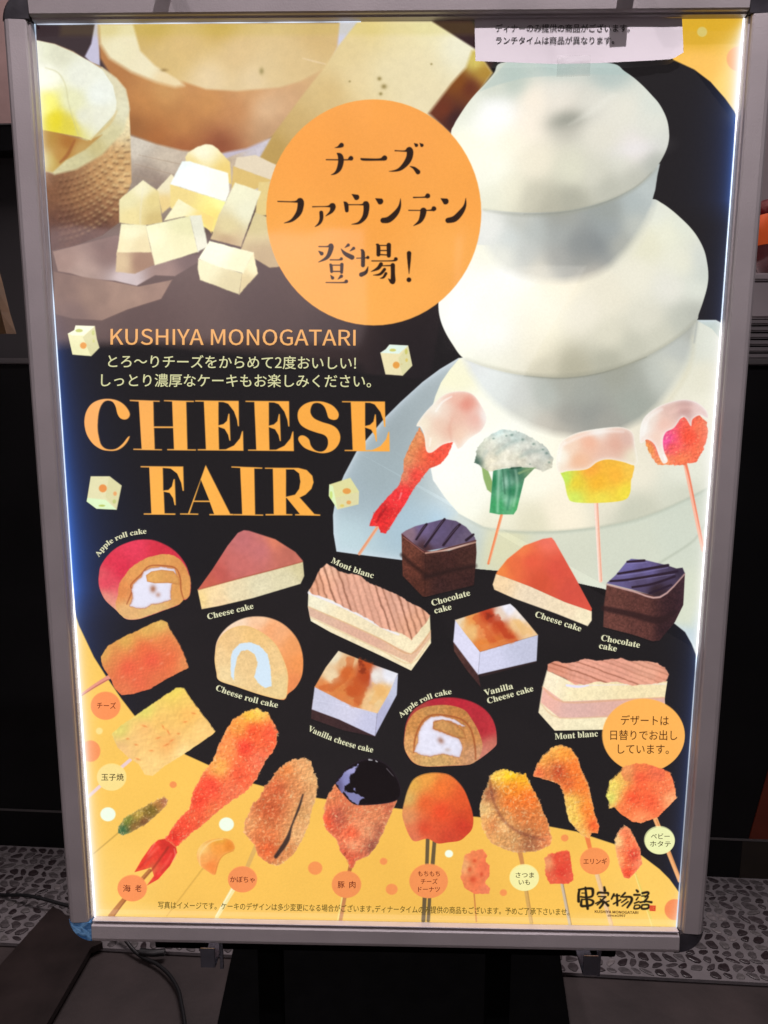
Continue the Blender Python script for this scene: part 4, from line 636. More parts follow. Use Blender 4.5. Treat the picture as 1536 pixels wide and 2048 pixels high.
# ------------------------------------------------------------------ BACKLIGHT: the light box is brighter along its LED edges
def lerp_tab(y, tab):
    t = np.array(tab, float); return np.interp(y, t[:, 0], t[:, 1])
def edges_x(yy, side):
    zc_ = PCZ + PH / 2; xs = []
    return world2px(np.stack([np.full_like(yy, side * PW / 2), np.zeros_like(yy), yy], -1))[0]
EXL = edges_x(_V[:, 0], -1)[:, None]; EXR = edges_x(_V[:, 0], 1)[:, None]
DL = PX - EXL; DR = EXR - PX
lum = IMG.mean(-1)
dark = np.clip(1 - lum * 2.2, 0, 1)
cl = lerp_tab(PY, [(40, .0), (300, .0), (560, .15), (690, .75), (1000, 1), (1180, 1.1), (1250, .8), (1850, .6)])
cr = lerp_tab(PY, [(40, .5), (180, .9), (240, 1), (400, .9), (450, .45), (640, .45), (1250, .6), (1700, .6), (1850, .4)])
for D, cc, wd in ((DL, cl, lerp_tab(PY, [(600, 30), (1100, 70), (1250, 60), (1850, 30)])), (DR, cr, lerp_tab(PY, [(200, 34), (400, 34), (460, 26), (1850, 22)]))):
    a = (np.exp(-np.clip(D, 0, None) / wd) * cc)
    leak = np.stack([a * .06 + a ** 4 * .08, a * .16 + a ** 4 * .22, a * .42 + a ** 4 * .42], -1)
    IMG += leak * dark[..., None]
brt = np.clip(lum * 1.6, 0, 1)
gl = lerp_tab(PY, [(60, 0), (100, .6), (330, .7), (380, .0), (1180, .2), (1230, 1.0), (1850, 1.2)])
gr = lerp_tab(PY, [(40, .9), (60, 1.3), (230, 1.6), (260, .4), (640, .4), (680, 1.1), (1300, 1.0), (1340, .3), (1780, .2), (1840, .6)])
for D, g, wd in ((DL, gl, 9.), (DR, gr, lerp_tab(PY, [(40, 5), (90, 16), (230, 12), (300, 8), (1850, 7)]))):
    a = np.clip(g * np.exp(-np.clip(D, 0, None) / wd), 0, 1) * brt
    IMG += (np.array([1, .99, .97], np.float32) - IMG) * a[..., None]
a = np.exp(-np.clip(1868 - PY, 0, None) / 16) * .0
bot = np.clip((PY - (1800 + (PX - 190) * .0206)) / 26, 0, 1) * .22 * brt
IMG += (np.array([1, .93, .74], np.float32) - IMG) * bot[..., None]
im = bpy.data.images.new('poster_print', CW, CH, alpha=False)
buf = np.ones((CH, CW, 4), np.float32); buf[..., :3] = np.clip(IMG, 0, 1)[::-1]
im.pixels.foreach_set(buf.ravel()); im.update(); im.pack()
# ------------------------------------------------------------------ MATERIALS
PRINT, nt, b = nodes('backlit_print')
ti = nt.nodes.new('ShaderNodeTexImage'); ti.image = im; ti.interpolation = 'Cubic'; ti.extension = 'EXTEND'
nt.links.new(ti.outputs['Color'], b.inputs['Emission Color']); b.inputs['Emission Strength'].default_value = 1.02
b.inputs['Base Color'].default_value = (.012, .012, .013, 1); b.inputs['Roughness'].default_value = .06
b.inputs['Specular IOR Level'].default_value = 1.0
tc = nt.nodes.new('ShaderNodeTexCoord'); n2 = nt.nodes.new('ShaderNodeTexNoise'); n2.inputs['Scale'].default_value = 7; n2.inputs['Detail'].default_value = 2
bp = nt.nodes.new('ShaderNodeBump'); bp.inputs['Strength'].default_value = .12; bp.inputs['Distance'].default_value = .01
nt.links.new(tc.outputs['Object'], n2.inputs['Vector']); nt.links.new(n2.outputs['Fac'], bp.inputs['Height']); nt.links.new(bp.outputs['Normal'], b.inputs['Normal'])
def ink_mat(name, c):
    m, nt, b = nodes(name)
    b.inputs['Base Color'].default_value = (.012, .012, .012, 1); b.inputs['Roughness'].default_value = .06; b.inputs['Specular IOR Level'].default_value = 1.0
    b.inputs['Emission Color'].default_value = (*s2l(c), 1); b.inputs['Emission Strength'].default_value = .97
    return m
INK_CREAM = ink_mat('cream_ink', (226, 224, 186)); INK_GREEN = ink_mat('pale_green_ink', (222, 220, 168)); INK_ORANGE = ink_mat('orange_ink', (246, 178, 104))
INK_BROWN = ink_mat('brown_ink', (86, 44, 18)); INK_RED = ink_mat('dark_red_ink', (112, 34, 18)); INK_OLIVE = ink_mat('olive_ink', (104, 84, 28)); INK_DARK = ink_mat('dark_ink', (60, 46, 24))
ALU = mat('anodised_aluminium', (.47, .43, .44), .42, .3, noise=.09, nscale=14, bump=.10, bscale=700)
ALU_LIT = mat('aluminium_lip_lit', (.74, .70, .76), .4, .1, noise=.06, nscale=40)  # paler copy of the aluminium, light on the lip put into its colour
CAPM = mat('black_corner_plastic', (.035, .033, .04), .3, 0, noise=.3, nscale=60, bump=.15, bscale=120)
def film_mat():
    m, nt, b = nodes('blue_film')
    tc = nt.nodes.new('ShaderNodeTexCoord'); n = nt.nodes.new('ShaderNodeTexNoise'); n.inputs['Scale'].default_value = 90; n.inputs['Detail'].default_value = 3; n.inputs['Distortion'].default_value = 1.6
    r = nt.nodes.new('ShaderNodeValToRGB'); r.color_ramp.elements[0].position = .35; r.color_ramp.elements[1].position = .66
    r.color_ramp.elements[0].color = (.025, .12, .33, 1); r.color_ramp.elements[1].color = (.22, .5, .85, 1)
    nt.links.new(tc.outputs['Object'], n.inputs['Vector']); nt.links.new(n.outputs['Fac'], r.inputs['Fac']); nt.links.new(r.outputs['Color'], b.inputs['Base Color'])
    bp = nt.nodes.new('ShaderNodeBump'); bp.inputs['Strength'].default_value = .8; bp.inputs['Distance'].default_value = .002
    nt.links.new(n.outputs['Fac'], bp.inputs['Height']); nt.links.new(bp.outputs['Normal'], b.inputs['Normal']); b.inputs['Roughness'].default_value = .25
    return m
FILM = film_mat()
CHROME = mat('brushed_steel', (.30, .33, .40), .22, 1, noise=.08, nscale=80)
BLACK = mat('matte_black_steel', (.0022, .0022, .0024), .8, 0, noise=.3, nscale=30, spec=.03)
def led_mat():
    """lit edge of the light guide: brightness differs along its length"""
    m, nt, b = nodes('light_guide_glow')
    b.inputs['Base Color'].default_value = (.6, .65, .7, 1)
    at = nt.nodes.new('ShaderNodeAttribute'); at.attribute_name = 'glow'
    nt.links.new(at.outputs['Color'], b.inputs['Emission Color']); b.inputs['Emission Strength'].default_value = 1
    return m
LED = led_mat()
# ------------------------------------------------------------------ THE ILLUMINATED SIGN
sign = tag(empty('illuminated_sign', (0, 0, PCZ - PH / 2 - .023)), 'backlit cheese fair poster in a silver frame with black corners, hung upright on the stand', 'illuminated sign')
x1, z0, z1 = PW / 2, PCZ - PH / 2, PCZ + PH / 2
FW = 0.023; LD = 0.0095
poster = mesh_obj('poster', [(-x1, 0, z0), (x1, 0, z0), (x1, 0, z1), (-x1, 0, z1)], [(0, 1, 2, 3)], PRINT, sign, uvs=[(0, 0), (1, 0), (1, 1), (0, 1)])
bm_obj('backing_box', box_bm(-x1 - FW + .002, x1 + FW - .002, .0012, .020, z0 - FW + .002, z1 + FW - .002, .002), ALU, sign)
def rail(name, L0, L1, horizontal, sgn, edge):
    """snap-frame rail: front face, sloped inner lip, rounded outer side; profile in (offset from the opening, depth)"""
    prof = [(0.0, 0.0006), (0.0012, -.0050), (.0026, -.0052), (.0030, -LD + .0012), (.0042, -LD), (.0165, -LD - .0012), (.0195, -LD - .0004), (.0218, -.0075), (.0232, -.0045), (.0234, .0), (.0234, .016), (.0, .016)]
    vs = []; n = len(prof)
    N = 2
    for k in range(N):
        L = L0 + (L1 - L0) * k / (N - 1)
        for o, d in prof:
            if horizontal: vs.append((L, d, edge + sgn * o))
            else: vs.append((edge + sgn * o, d, L))
    fs = []
    for k in range(N - 1):
        for i in range(n):
            j = (i + 1) % n
            fs.append((k * n + i, k * n + j, (k + 1) * n + j, (k + 1) * n + i))
    fs += [tuple(range(n)), tuple(range((N - 1) * n, N * n))]
    bm = bmesh.new(); V = [bm.verts.new(v) for v in vs]
    for f in fs: bm.faces.new([V[i] for i in f])
    bmesh.ops.recalc_face_normals(bm, faces=bm.faces[:])
    o = bm_obj(name, bm, ALU, sign)
    return o
rail('frame_rail', -x1 + .0002, x1 - .0002, True, 1, z1); rail('frame_rail', -x1 + .0002, x1 - .0002, True, -1, z0)
rail('frame_rail', z0 + .0002, z1 - .0002, False, -1, -x1); rail('frame_rail', z0 + .0002, z1 - .0002, False, 1, x1)
# inner lip at the bottom, light from above painted in as paler metal
bm_obj('frame_lip', box_bm(-x1 + .001, x1 - .001, -.0088, -.0022, z0 + .0001, z0 + .0014, .0004), ALU_LIT, sign)
def corner(sx, sz, m):
    cx, cz = sx * x1, (z1 if sz > 0 else z0); R = .0232
    ring = [(0.0004, 0.0004)] + [(R * math.cos(a), R * math.sin(a)) for a in np.linspace(0.0, math.pi / 2, 14)]
    ring2 = [(0.0004, 0.0004)] + [((R - .003) * math.cos(a), (R - .003) * math.sin(a)) for a in np.linspace(0.0, math.pi / 2, 14)]
    vs = [(cx + sx * a, .014, cz + sz * b_) for a, b_ in ring] + [(cx + sx * a, -.0062, cz + sz * b_) for a, b_ in ring] + [(cx + sx * a, -.0096, cz + sz * b_) for a, b_ in ring2]
    n = len(ring); fs = [tuple(range(n)), tuple(range(2 * n, 3 * n))]
    for k in (0, 1):
        for i in range(n):
            j = (i + 1) % n; fs.append((k * n + i, k * n + j, (k + 1) * n + j, (k + 1) * n + i))
    bm = bmesh.new(); V = [bm.verts.new(v) for v in vs]
    for f in fs: bm.faces.new([V[i] for i in f])
    bmesh.ops.recalc_face_normals(bm, faces=bm.faces[:])
    return bm_obj('corner_cap', bm, m, sign)
corner(-1, 1, CAPM); corner(1, 1, CAPM); corner(1, -1, CAPM)
c_ = corner(-1, -1, FILM); c_['label'] = 'lower left corner cap still wrapped in crinkled blue film'
# LED-lit edges of the light guide
def led_edge(x, wdt, tab, y=-.0009):
    zs = np.linspace(z0, z1, 60); vs = []; 
    wd = lambda z: wdt
    for z in zs: vs += [(x, y, z), (x + wdt, y, z)]
    fs = [(2 * i, 2 * i + 1, 2 * i + 3, 2 * i + 2) for i in range(len(zs) - 1)]
    o = mesh_obj('light_guide_edge', vs, fs, LED, sign)
    ca = o.data.color_attributes.new('glow', 'FLOAT_COLOR', 'POINT')
    for i, v in enumerate(vs):
        _, py = world2px(np.array(v)); g = float(lerp_tab(py, tab))
        g *= .85 + .3 * random.random() if g < .99 else 1
        ca.data[i].color = (g * .62, g * .80, g * 1.0, 1) if g < 1.2 else (g, g, g, 1)
    return o
led_edge(-x1, .0011, [(45, 1.0), (70, .02), (250, .02), (560, .05), (600, .9), (1100, 1.0), (1180, 1.25), (1230, 3), (1840, 3)])
led_edge(x1 - .0011, .0011, [(40, 3), (240, 3), (260, 1.1), (450, 1.0), (640, .9), (660, 2.5), (1300, 2.0), (1330, .35), (1500, .5), (1700, .2), (1850, .8)])
def led_top(xa, xb, g):
    mz = z1 - .0008
    n = 24; vs = []; 
    for i in range(n + 1):
        x = xa + (xb - xa) * i / n; vs += [(x, -.0010, mz), (x, -.0010, z1)]
    o = mesh_obj('light_guide_edge', vs, [(2 * i, 2 * i + 2, 2 * i + 3, 2 * i + 1) for i in range(n)], LED, sign)
    ca = o.data.color_attributes.new('glow', 'FLOAT_COLOR', 'POINT')
    for i in range(len(vs)):
        k = g * (.35 + .65 * abs(math.sin(i * .37)) ) ; ca.data[i].color = (k * .75, k * .85, k, 1)
led_top(-x1 + .002, -.02, 1.1)
# printed pictures: each a flat piece of the print layer, same sheet of film
LAYER = [0]
def flat_patch(name, rings, m, parent, uv=True, step=.00001):
    LAYER[0] += 1; y = -.0001 - LAYER[0] * step
    polys = [[Vector((*[on_plane_y(px, py)[i] for i in (0, 2)], 0)) for px, py in r] for r in rings]
    tri = tessellate_polygon(polys)
    flat = [v for p in polys for v in p]
    inside = lambda v: (max(-x1, min(x1, v.x)), max(z0, min(z1, v.y)))
    vs = [(inside(v)[0], y, inside(v)[1]) for v in flat]
    fs = []
    for t in tri:
        a, b_, c = (Vector((vs[i][0], vs[i][2])) for i in t)
        cr = (b_ - a).x * (c - a).y - (b_ - a).y * (c - a).x
        if abs(cr) < 1e-12: continue
        fs.append(t if cr > 0 else t[::-1])
    uvs = [((v[0] + x1) / PW, (v[2] - z0) / PH) for v in vs]
    return mesh_obj(name, vs, fs, m, parent, uvs=uvs)
for nm, ring, holes in PATCH:
    flat_patch(nm, [ring] + holes, PRINT, poster)
# ------------------------------------------------------------------ LETTERING
FONTS = {}
EMK = 1.0
def find_font(key):
    import os
    d = os.path.join(bpy.utils.resource_path('LOCAL'), 'datafiles', 'fonts')
    for f in sorted(os.listdir(d)):
        if key in f:
            return bpy.data.fonts.load(os.path.join(d, f))
    return None
for k_, key in (('jp', 'Noto Sans CJK'), ('latin', 'Inter'), ('math', 'NotoSansMath')):
    try: FONTS[k_] = find_font(key)
    except Exception: FONTS[k_] = None
def glyphs(txt, font, bold):
    cu = bpy.data.curves.new('t', 'FONT'); cu.body = txt; cu.size = 1.0; cu.resolution_u = 3; cu.offset = bold
    if FONTS.get(font): cu.font = FONTS[font]
    o = bpy.data.objects.new('t', cu); COL.objects.link(o)
    dg = bpy.context.evaluated_depsgraph_get(); dg.update()
    me = bpy.data.meshes.new_from_object(o.evaluated_get(dg))
    v = np.array([w.co[:] for w in me.vertices]); f = [tuple(p.vertices) for p in me.polygons]
    bpy.data.objects.remove(o); bpy.data.curves.remove(cu); bpy.data.meshes.remove(me)
    return v, f
MB = {c: chr(0x1D400 + i) for i, c in enumerate('ABCDEFGHIJKLMNOPQRSTUVWXYZ')}; MB.update({c: chr(0x1D41A + i) for i, c in enumerate('abcdefghijklmnopqrstuvwxyz')})
def lettering(txt, z, pts, h, m, font='jp', bold=0.0, parent=None, name='lettering', on=None, slant=0.):
    """a line of print along a straight or bent base line, h = full letter height in drawing units"""
    if font == 'math': txt = ''.join(MB.get(c, c) for c in txt)
    em = {'jp': .327, 'latin': .70, 'math': .69}[font]
    v, f = glyphs(txt, font, 0)
    v = v / em if len(v) else v
    if not len(v): return
    s = ZT[z][2]; P = zc(z, pts); h = h / s
    seg = np.hypot(*(P[1:] - P[:-1]).T); 
    if len(P) == 3:                                   # quadratic through the middle point
        c = 2 * P[1] - .5 * (P[0] + P[2]); T = np.linspace(0, 1, 40)[:, None]
        P = (1 - T) ** 2 * P[0] + 2 * T * (1 - T) * c + T * T * P[2]
        seg = np.hypot(*(P[1:] - P[:-1]).T)
    cum = np.r_[0, np.cumsum(seg)]; Lt = cum[-1]
    x0, xe = v[:, 0].min(), v[:, 0].max()
    vv = []
    nv = len(v); nc = 1
    if bold:                                          # heavier strokes: the same letters printed again a hair aside
        sh = [(-bold, 0), (bold, 0), (0, bold * .7), (0, -bold * .7)]
        v = np.vstack([v[:, :2] + np.array(d_) for d_ in sh]); nc = 4
        f = [tuple(i + k * nv for i in t) for k in range(4) for t in f]
    for x, y in v[:, :2]:
        x = x + slant * y
        t = (x - x0) / (xe - x0) * Lt
        i = min(max(int(np.searchsorted(cum, t) - 1), 0), len(seg) - 1)
        d = (P[i + 1] - P[i]) / seg[i]; q = P[i] + d * (t - cum[i])
        nrm = np.array([d[1], -d[0]])
        vv.append(q + nrm * y * h)
    if on is None:
        LAYER[0] += 1; yy = -.0001 - LAYER[0] * .00001
        vs = []
        for i, (a, b_) in enumerate(vv):
            q = on_plane_y(a, b_); vs.append((float(q[0]), yy - (i // nv) * .0000022, float(q[2])))
    else: vs = [tuple(np.array(on(a, b_)) - np.array([0, (i // nv) * .00003, 0])) for i, (a, b_) in enumerate(vv)]
    fs = []
    for t in f:
        a, b_, c = (np.array(vs[i]) for i in t[:3]); n = np.cross(b_ - a, c - a)
        fs.append(t if n[1] < 0 else t[::-1])
    return mesh_obj(name, vs, fs, m, parent or poster)
TX = lettering
TX('KUSHIYA MONOGATARI', 'O', '222,689 711,691', 39.5, INK_ORANGE, 'jp', .007)
TX('とろ〜りチーズをからめて2度おいしい!', 'O', '217,733 712,737', 26.5, INK_GREEN, 'jp', .006)
TX('しっとり濃厚なケーキもお楽しみください。', 'O', '203,771 742,773', 26.5, INK_GREEN, 'jp', .006)
CK = dict(font='math', bold=.004)
TX('Apple roll cake', 'G', '292,278 395,180 572,138', 46, INK_CREAM, **CK)
TX('Cheese cake', 'G', '935,645 1205,580', 50, INK_CREAM, **CK)
TX('Cheese roll cake', 'G', '978,1060 1150,1120 1345,1166', 50, INK_CREAM, **CK)
TX('Mont blanc', 'H', '300,308 420,360 550,402', 50, INK_CREAM, **CK)
TX('Chocolate', 'H', '900,565 1125,502', 52, INK_CREAM, **CK); TX('cake', 'H', '915,610 1015,585', 52, INK_CREAM, **CK)
TX('Vanilla cheese cake', 'H', '163,1300 360,1380 548,1430', 50, INK_CREAM, **CK)
TX('Vanilla', 'H', '1210,1095 1378,1052', 52, INK_CREAM, **CK); TX('Cheese cake', 'H', '1228,1142 1498,1066', 50, INK_CREAM, **CK)
TX('Apple roll cake', 'H', '716,1226 850,1130 1014,1084', 46, INK_CREAM, **CK)
TX('Cheese cake', 'I', '322,628 592,716', 52, INK_CREAM, **CK)
TX('Chocolate', 'I', '712,768 940,812', 52, INK_CREAM, **CK); TX('cake', 'I', '700,814 804,834', 52, INK_CREAM, **CK)
TX('Mont blanc', 'I', '442,1352 696,1334', 52, INK_CREAM, **CK)
RJ = dict(bold=.012)
TX('チーズ', 'G', '280,1168 392,1170', 40, INK_RED, **RJ)
TX('玉子焼', 'J', '306,292 438,292', 42, INK_DARK, **RJ)
TX('海', 'J', '434,948 478,948', 42, INK_RED, **RJ); TX('老', 'J', '506,948 542,948', 42, INK_RED, **RJ)
TX('かぼちゃ', 'J', '1066,893 1210,895', 38, INK_RED, **RJ)
TX('豚', 'K', '342,926 382,926', 42, INK_RED, **RJ); TX('肉', 'K', '410,926 446,926', 42, INK_RED, **RJ)
TX('もちもち', 'K', '815,858 944,858', 34, INK_RED, **RJ); TX('チーズ', 'K', '832,904 930,904', 34, INK_RED, **RJ); TX('ドーナツ', 'K', '816,950 944,950', 34, INK_RED, **RJ)
TX('さつま', 'L', '210,866 318,866', 34, INK_DARK, **RJ); TX('いも', 'L', '228,908 294,908', 34, INK_DARK, **RJ)
TX('エリンギ', 'L', '610,786 748,786', 36, INK_RED, **RJ)
TX('ベビー', 'L', '1008,638 1118,638', 36, INK_DARK, **RJ); TX('ホタテ', 'L', '1002,682 1124,684', 36, INK_DARK, **RJ)
TX('デザートは', 'I', '830,1262 1112,1266', 60, INK_BROWN, 'jp', .008)
TX('日替りでお出し', 'I', '768,1350 1162,1352', 60, INK_BROWN, 'jp', .008)
TX('しています。', 'I', '812,1432 1112,1434', 60, INK_BROWN, 'jp', .008)
TX('写真はイメージです。ケーキのデザインは多少変更になる場合がございます。', 'O', '317,1814 748,1822', 14.5, INK_OLIVE, 'jp', .014)
TX('ディナータイムのみ提供の商品もございます。予めご了承下さいませ。', 'O', '750,1822 1138,1828', 14.5, INK_OLIVE, 'jp', .014)
TX('KUSHIYA MONOGATARI', 'U', '342,446 946,462', 46, INK_BROWN, 'jp', .04)
TX('since1997', 'U', '520,496 768,502', 40, INK_BROWN, 'jp', .04)
# ------------------------------------------------------------------ PAPER NOTICE taped over the top of the poster
PAPER = mat('white_paper', (.80, .76, .80), .75, 0, noise=.02, nscale=30, bump=.12, bscale=40)
TAPE, nt, b = nodes('clear_tape')
b.inputs['Base Color'].default_value = (.8, .82, .8, 1); b.inputs['Roughness'].default_value = .12; b.inputs['Alpha'].default_value = .16; b.inputs['Specular IOR Level'].default_value = 1.0
INKP = mat('printed_black', (.02, .018, .02), .6)
notice = tag(empty('paper_notice', (0, -.004, z1 - .05)), 'white paper strip with two printed lines, taped across the top right of the poster', 'notice')
NX, NZ = 46, 12
BOT = [(950, 122), (1110, 128), (1200, 126), (1300, 121), (1345, 118), (1367, 105)]
TOPL, TOPR = (949, 36), (1364, 36)
vs, fs = [], []
for j in range(NZ + 1):
    for i in range(NX + 1):
        t = i / NX; s = j / NZ
        xt = TOPL[0] + (TOPR[0] - TOPL[0]) * t; xb = 951 + (1367 - 951) * t
        yb = float(np.interp(xb, [p[0] for p in BOT], [p[1] for p in BOT]))
        x = xt + (xb - xt) * s; y = 36 + (yb - 36) * s
        d = -.0016 - .0035 * s ** 2 - .0014 * math.sin(t * 9 + 1) * s - .0018 * max(0, 1 - abs(t - .36 - .05 * s) / .05) * s - .003 * max(0, t - .9) / .1 * s * .6
        fs_ = on_plane_y(x, y, d); vs.append(tuple(fs_))
for j in range(NZ):
    for i in range(NX):
        a = j * (NX + 1) + i; fs.append((a, a + NX + 1, a + NX + 2, a + 1))
o = mesh_obj('paper_sheet', vs, fs, PAPER, notice, smooth=True)
def on_notice(px, py):
    t = (px - 950) / 415; s = (py - 36) / 88
    d = -.0016 - .0035 * s ** 2 - .0014 * math.sin(t * 9 + 1) * s - .0018 * max(0, 1 - abs(t - .36 - .05 * s) / .05) * s - .0004
    return tuple(map(float, on_plane_y(px, py, d)))
TX('ディナーのみ提供の商品がございます。', 'C', '42,172 778,172', 44, INKP, 'jp', .008, parent=notice, on=on_notice)
TX('ランチタイムは商品が異なります。', 'C', '44,238 692,238', 42, INKP, 'jp', .008, parent=notice, on=on_notice)
q = [(1115, 112), (1182, 110), (1180, 152), (1113, 154)]
mesh_obj('clear_tape', [tuple(on_plane_y(x, y, -.0062 if k < 2 else -.0018)) for k, (x, y) in enumerate(q)] + [tuple(on_plane_y(1114, 128, -.0064)), tuple(on_plane_y(1181, 126, -.0064))], [(0, 4, 5, 1), (4, 3, 2, 5)], TAPE, notice)
# ------------------------------------------------------------------ THE STAND that carries the sign
stand = tag(empty('display_stand', (0, .03, 0)), 'black stand with steel hooks holding the sign, its wide plate on the floor', 'stand')
def hook(x, top, w=.0105, proud=.020, reach=.012):
    """flat steel hook over the front of the frame"""
    bm = bmesh.new(); zE = (z1 + .0236) if top else (z0 - .0236); sg = 1 if top else -1
    path = [(.030, zE + sg * .001)] + [(-proud * .55, zE + sg * .001)]
    for a in np.linspace(0, math.pi / 2, 6): path.append((-proud * .55 - proud * .45 * math.sin(a), zE + sg * .001 - sg * proud * .45 * (1 - math.cos(a))))
    path.append((-proud, zE - sg * reach))
    th = .0018; P = []
    for k, (y, z) in enumerate(path):
        y0_, z0_ = path[max(k - 1, 0)]; y1_, z1_ = path[min(k + 1, len(path) - 1)]
        d = Vector((y1_ - y0_, z1_ - z0_)).normalized(); n = Vector((-d.y, d.x)) * th
        P.append(((y, z), (y + n.x, z + n.y)))
    V = [[bm.verts.new((x + sx * w / 2, p[q_][0], p[q_][1])) for q_ in (0, 1) for sx in (-1, 1)] for p in P]
    for k in range(len(V) - 1):
        for a, b_ in ((0, 1), (1, 3), (3, 2), (2, 0)): bm.faces.new([V[k][a], V[k][b_], V[k + 1][b_], V[k + 1][a]])
    bm.faces.new([V[0][i] for i in (0, 1, 3, 2)]); bm.faces.new([V[-1][i] for i in (0, 1, 3, 2)])
    bmesh.ops.recalc_face_normals(bm, faces=bm.faces[:])
    return bm_obj('hook', bm, CHROME, stand)
hook(on_plane_y(333, 0, -.02)[0], True, .0115, .022, .004); hook(on_plane_y(1262, 0, -.02)[0], True, .0125, .026, -.003)
def low_hook(px):
    c = on_plane_y(px, 1900, -.012); x = c[0]; zt = z0 - .0236
    bm = box_bm(x - .0072, x + .0072, -.0145, -.0125, zt - .020, zt + .0015, .0006)
    for bx in (box_bm(x - .0072, x + .0072, -.0125, .03, zt - .0205, zt - .0185, .0004), box_bm(x + .009, x + .0125, -.004, -.001, zt - .030, zt + .001, .0004)):
        me = bpy.data.meshes.new('t'); bx.to_mesh(me); bx.free(); bm.from_mesh(me); bpy.data.meshes.remove(me)
    return bm_obj('hook', bm, CHROME, stand)
low_hook(416); low_hook(1182)
for sx in (-.12, .12):
    bm_obj('pole', box_bm(sx - .0125, sx + .0125, .032, .052, .016, z1 + .02, .002), BLACK, stand)
for sx in (-1, 1):
    pass
bm_obj('cross_bar', box_bm(-.24, .24, .0325, .0315 + .018, z0 - .062, z0 - .042, .002), BLACK, stand)
bm_obj('cross_bar', box_bm(-.24, .24, .0325, .0315 + .018, z1 + .006, z1 + .0225, .002), BLACK, stand)
FL = lambda x, y, z=0.: on_floor(x, y, z)
a, b_ = FL(468, 1888, .012), FL(1117, 1888, .012); c, d = FL(434, 2048, .012), FL(1140, 2048, .012)
ext = lambda p, q_, k: p + (q_ - p) * k
yb = a[1] + .55
P4 = [ext(c, a, 3.0), ext(d, b_, 3.0), ext(b_, d, 2.6), ext(a, c, 2.6)]
bm = bmesh.new(); V0 = [bm.verts.new((p[0], p[1], .001)) for p in P4]; V1 = [bm.verts.new((p[0], p[1], .012)) for p in P4]
bm.faces.new(V1); bm.faces.new(V0[::-1])
for i in range(4): bm.faces.new((V0[i], V0[(i + 1) % 4], V1[(i + 1) % 4], V1[i]))
bmesh.ops.recalc_face_normals(bm, faces=bm.faces[:]); bmesh.ops.bevel(bm, geom=bm.edges[:], offset=.002, segments=2, affect='EDGES')
bm_obj('base_plate', bm, BLACK, stand)
# ------------------------------------------------------------------ FLOOR
GROUT = mat('pale_grout', (.16, .145, .15), .8, 0, noise=.12, nscale=60, bump=.3, bscale=500)
TILE = mat('brown_grey_tile', (.036, .026, .025), .6, 0, noise=.45, nscale=6, bump=.2, bscale=90)
PLANK = mat('dark_brown_board', (.018, .011, .010), .45, 0, noise=.35, nscale=14)
floor = mesh_obj('floor', [(-4, -4, -.004), (4, -4, -.004), (4, 4, -.004), (-4, 4, -.004)], [(0, 1, 2, 3)], TILE); tag(floor, kind='structure')
wl, wr = FL(0, 1694), FL(1536, 1762)          # foot of the counter
wd = (wr - wl); wd /= np.linalg.norm(wd); wn = np.array([wd[1], -wd[0], 0])   # towards the camera
yaw = math.atan2(wd[1], wd[0])
# front edge of the pebble band, seen at both sides
fl_, fr_ = FL(0, 1897), FL(1536, 1962)
depth = float(np.dot(wl - fl_, -wn) + np.dot(wr - fr_, -wn)) / 2
depth_l = abs(np.dot(fl_ - wl, wn)); depth_r = abs(np.dot(fr_ - wr, wn))
def strip(name, d0, d1, s0, s1, z, m, parent=None, kind=None, th=.003):
    pts = [wl + wd * s0 + wn * d0, wl + wd * s1 + wn * d0, wl + wd * s1 + wn * d1, wl + wd * s0 + wn * d1]
    vs = [(p[0], p[1], z) for p in pts] + [(p[0], p[1], z - th) for p in pts]
    o = mesh_obj(name, vs, [(3, 2, 1, 0)[::-1], (4, 5, 6, 7)[::-1], (0, 1, 5, 4), (1, 2, 6, 5), (2, 3, 7, 6), (3, 0, 4, 7)], m, parent)
    if kind: o['kind'] = kind
    return o
pb0, pb1 = -.05, (depth_l + depth_r) / 2
band = strip('pebble_paving', pb0, pb1, -2.2, 4.2, .004, GROUT, kind='structure', th=.006)
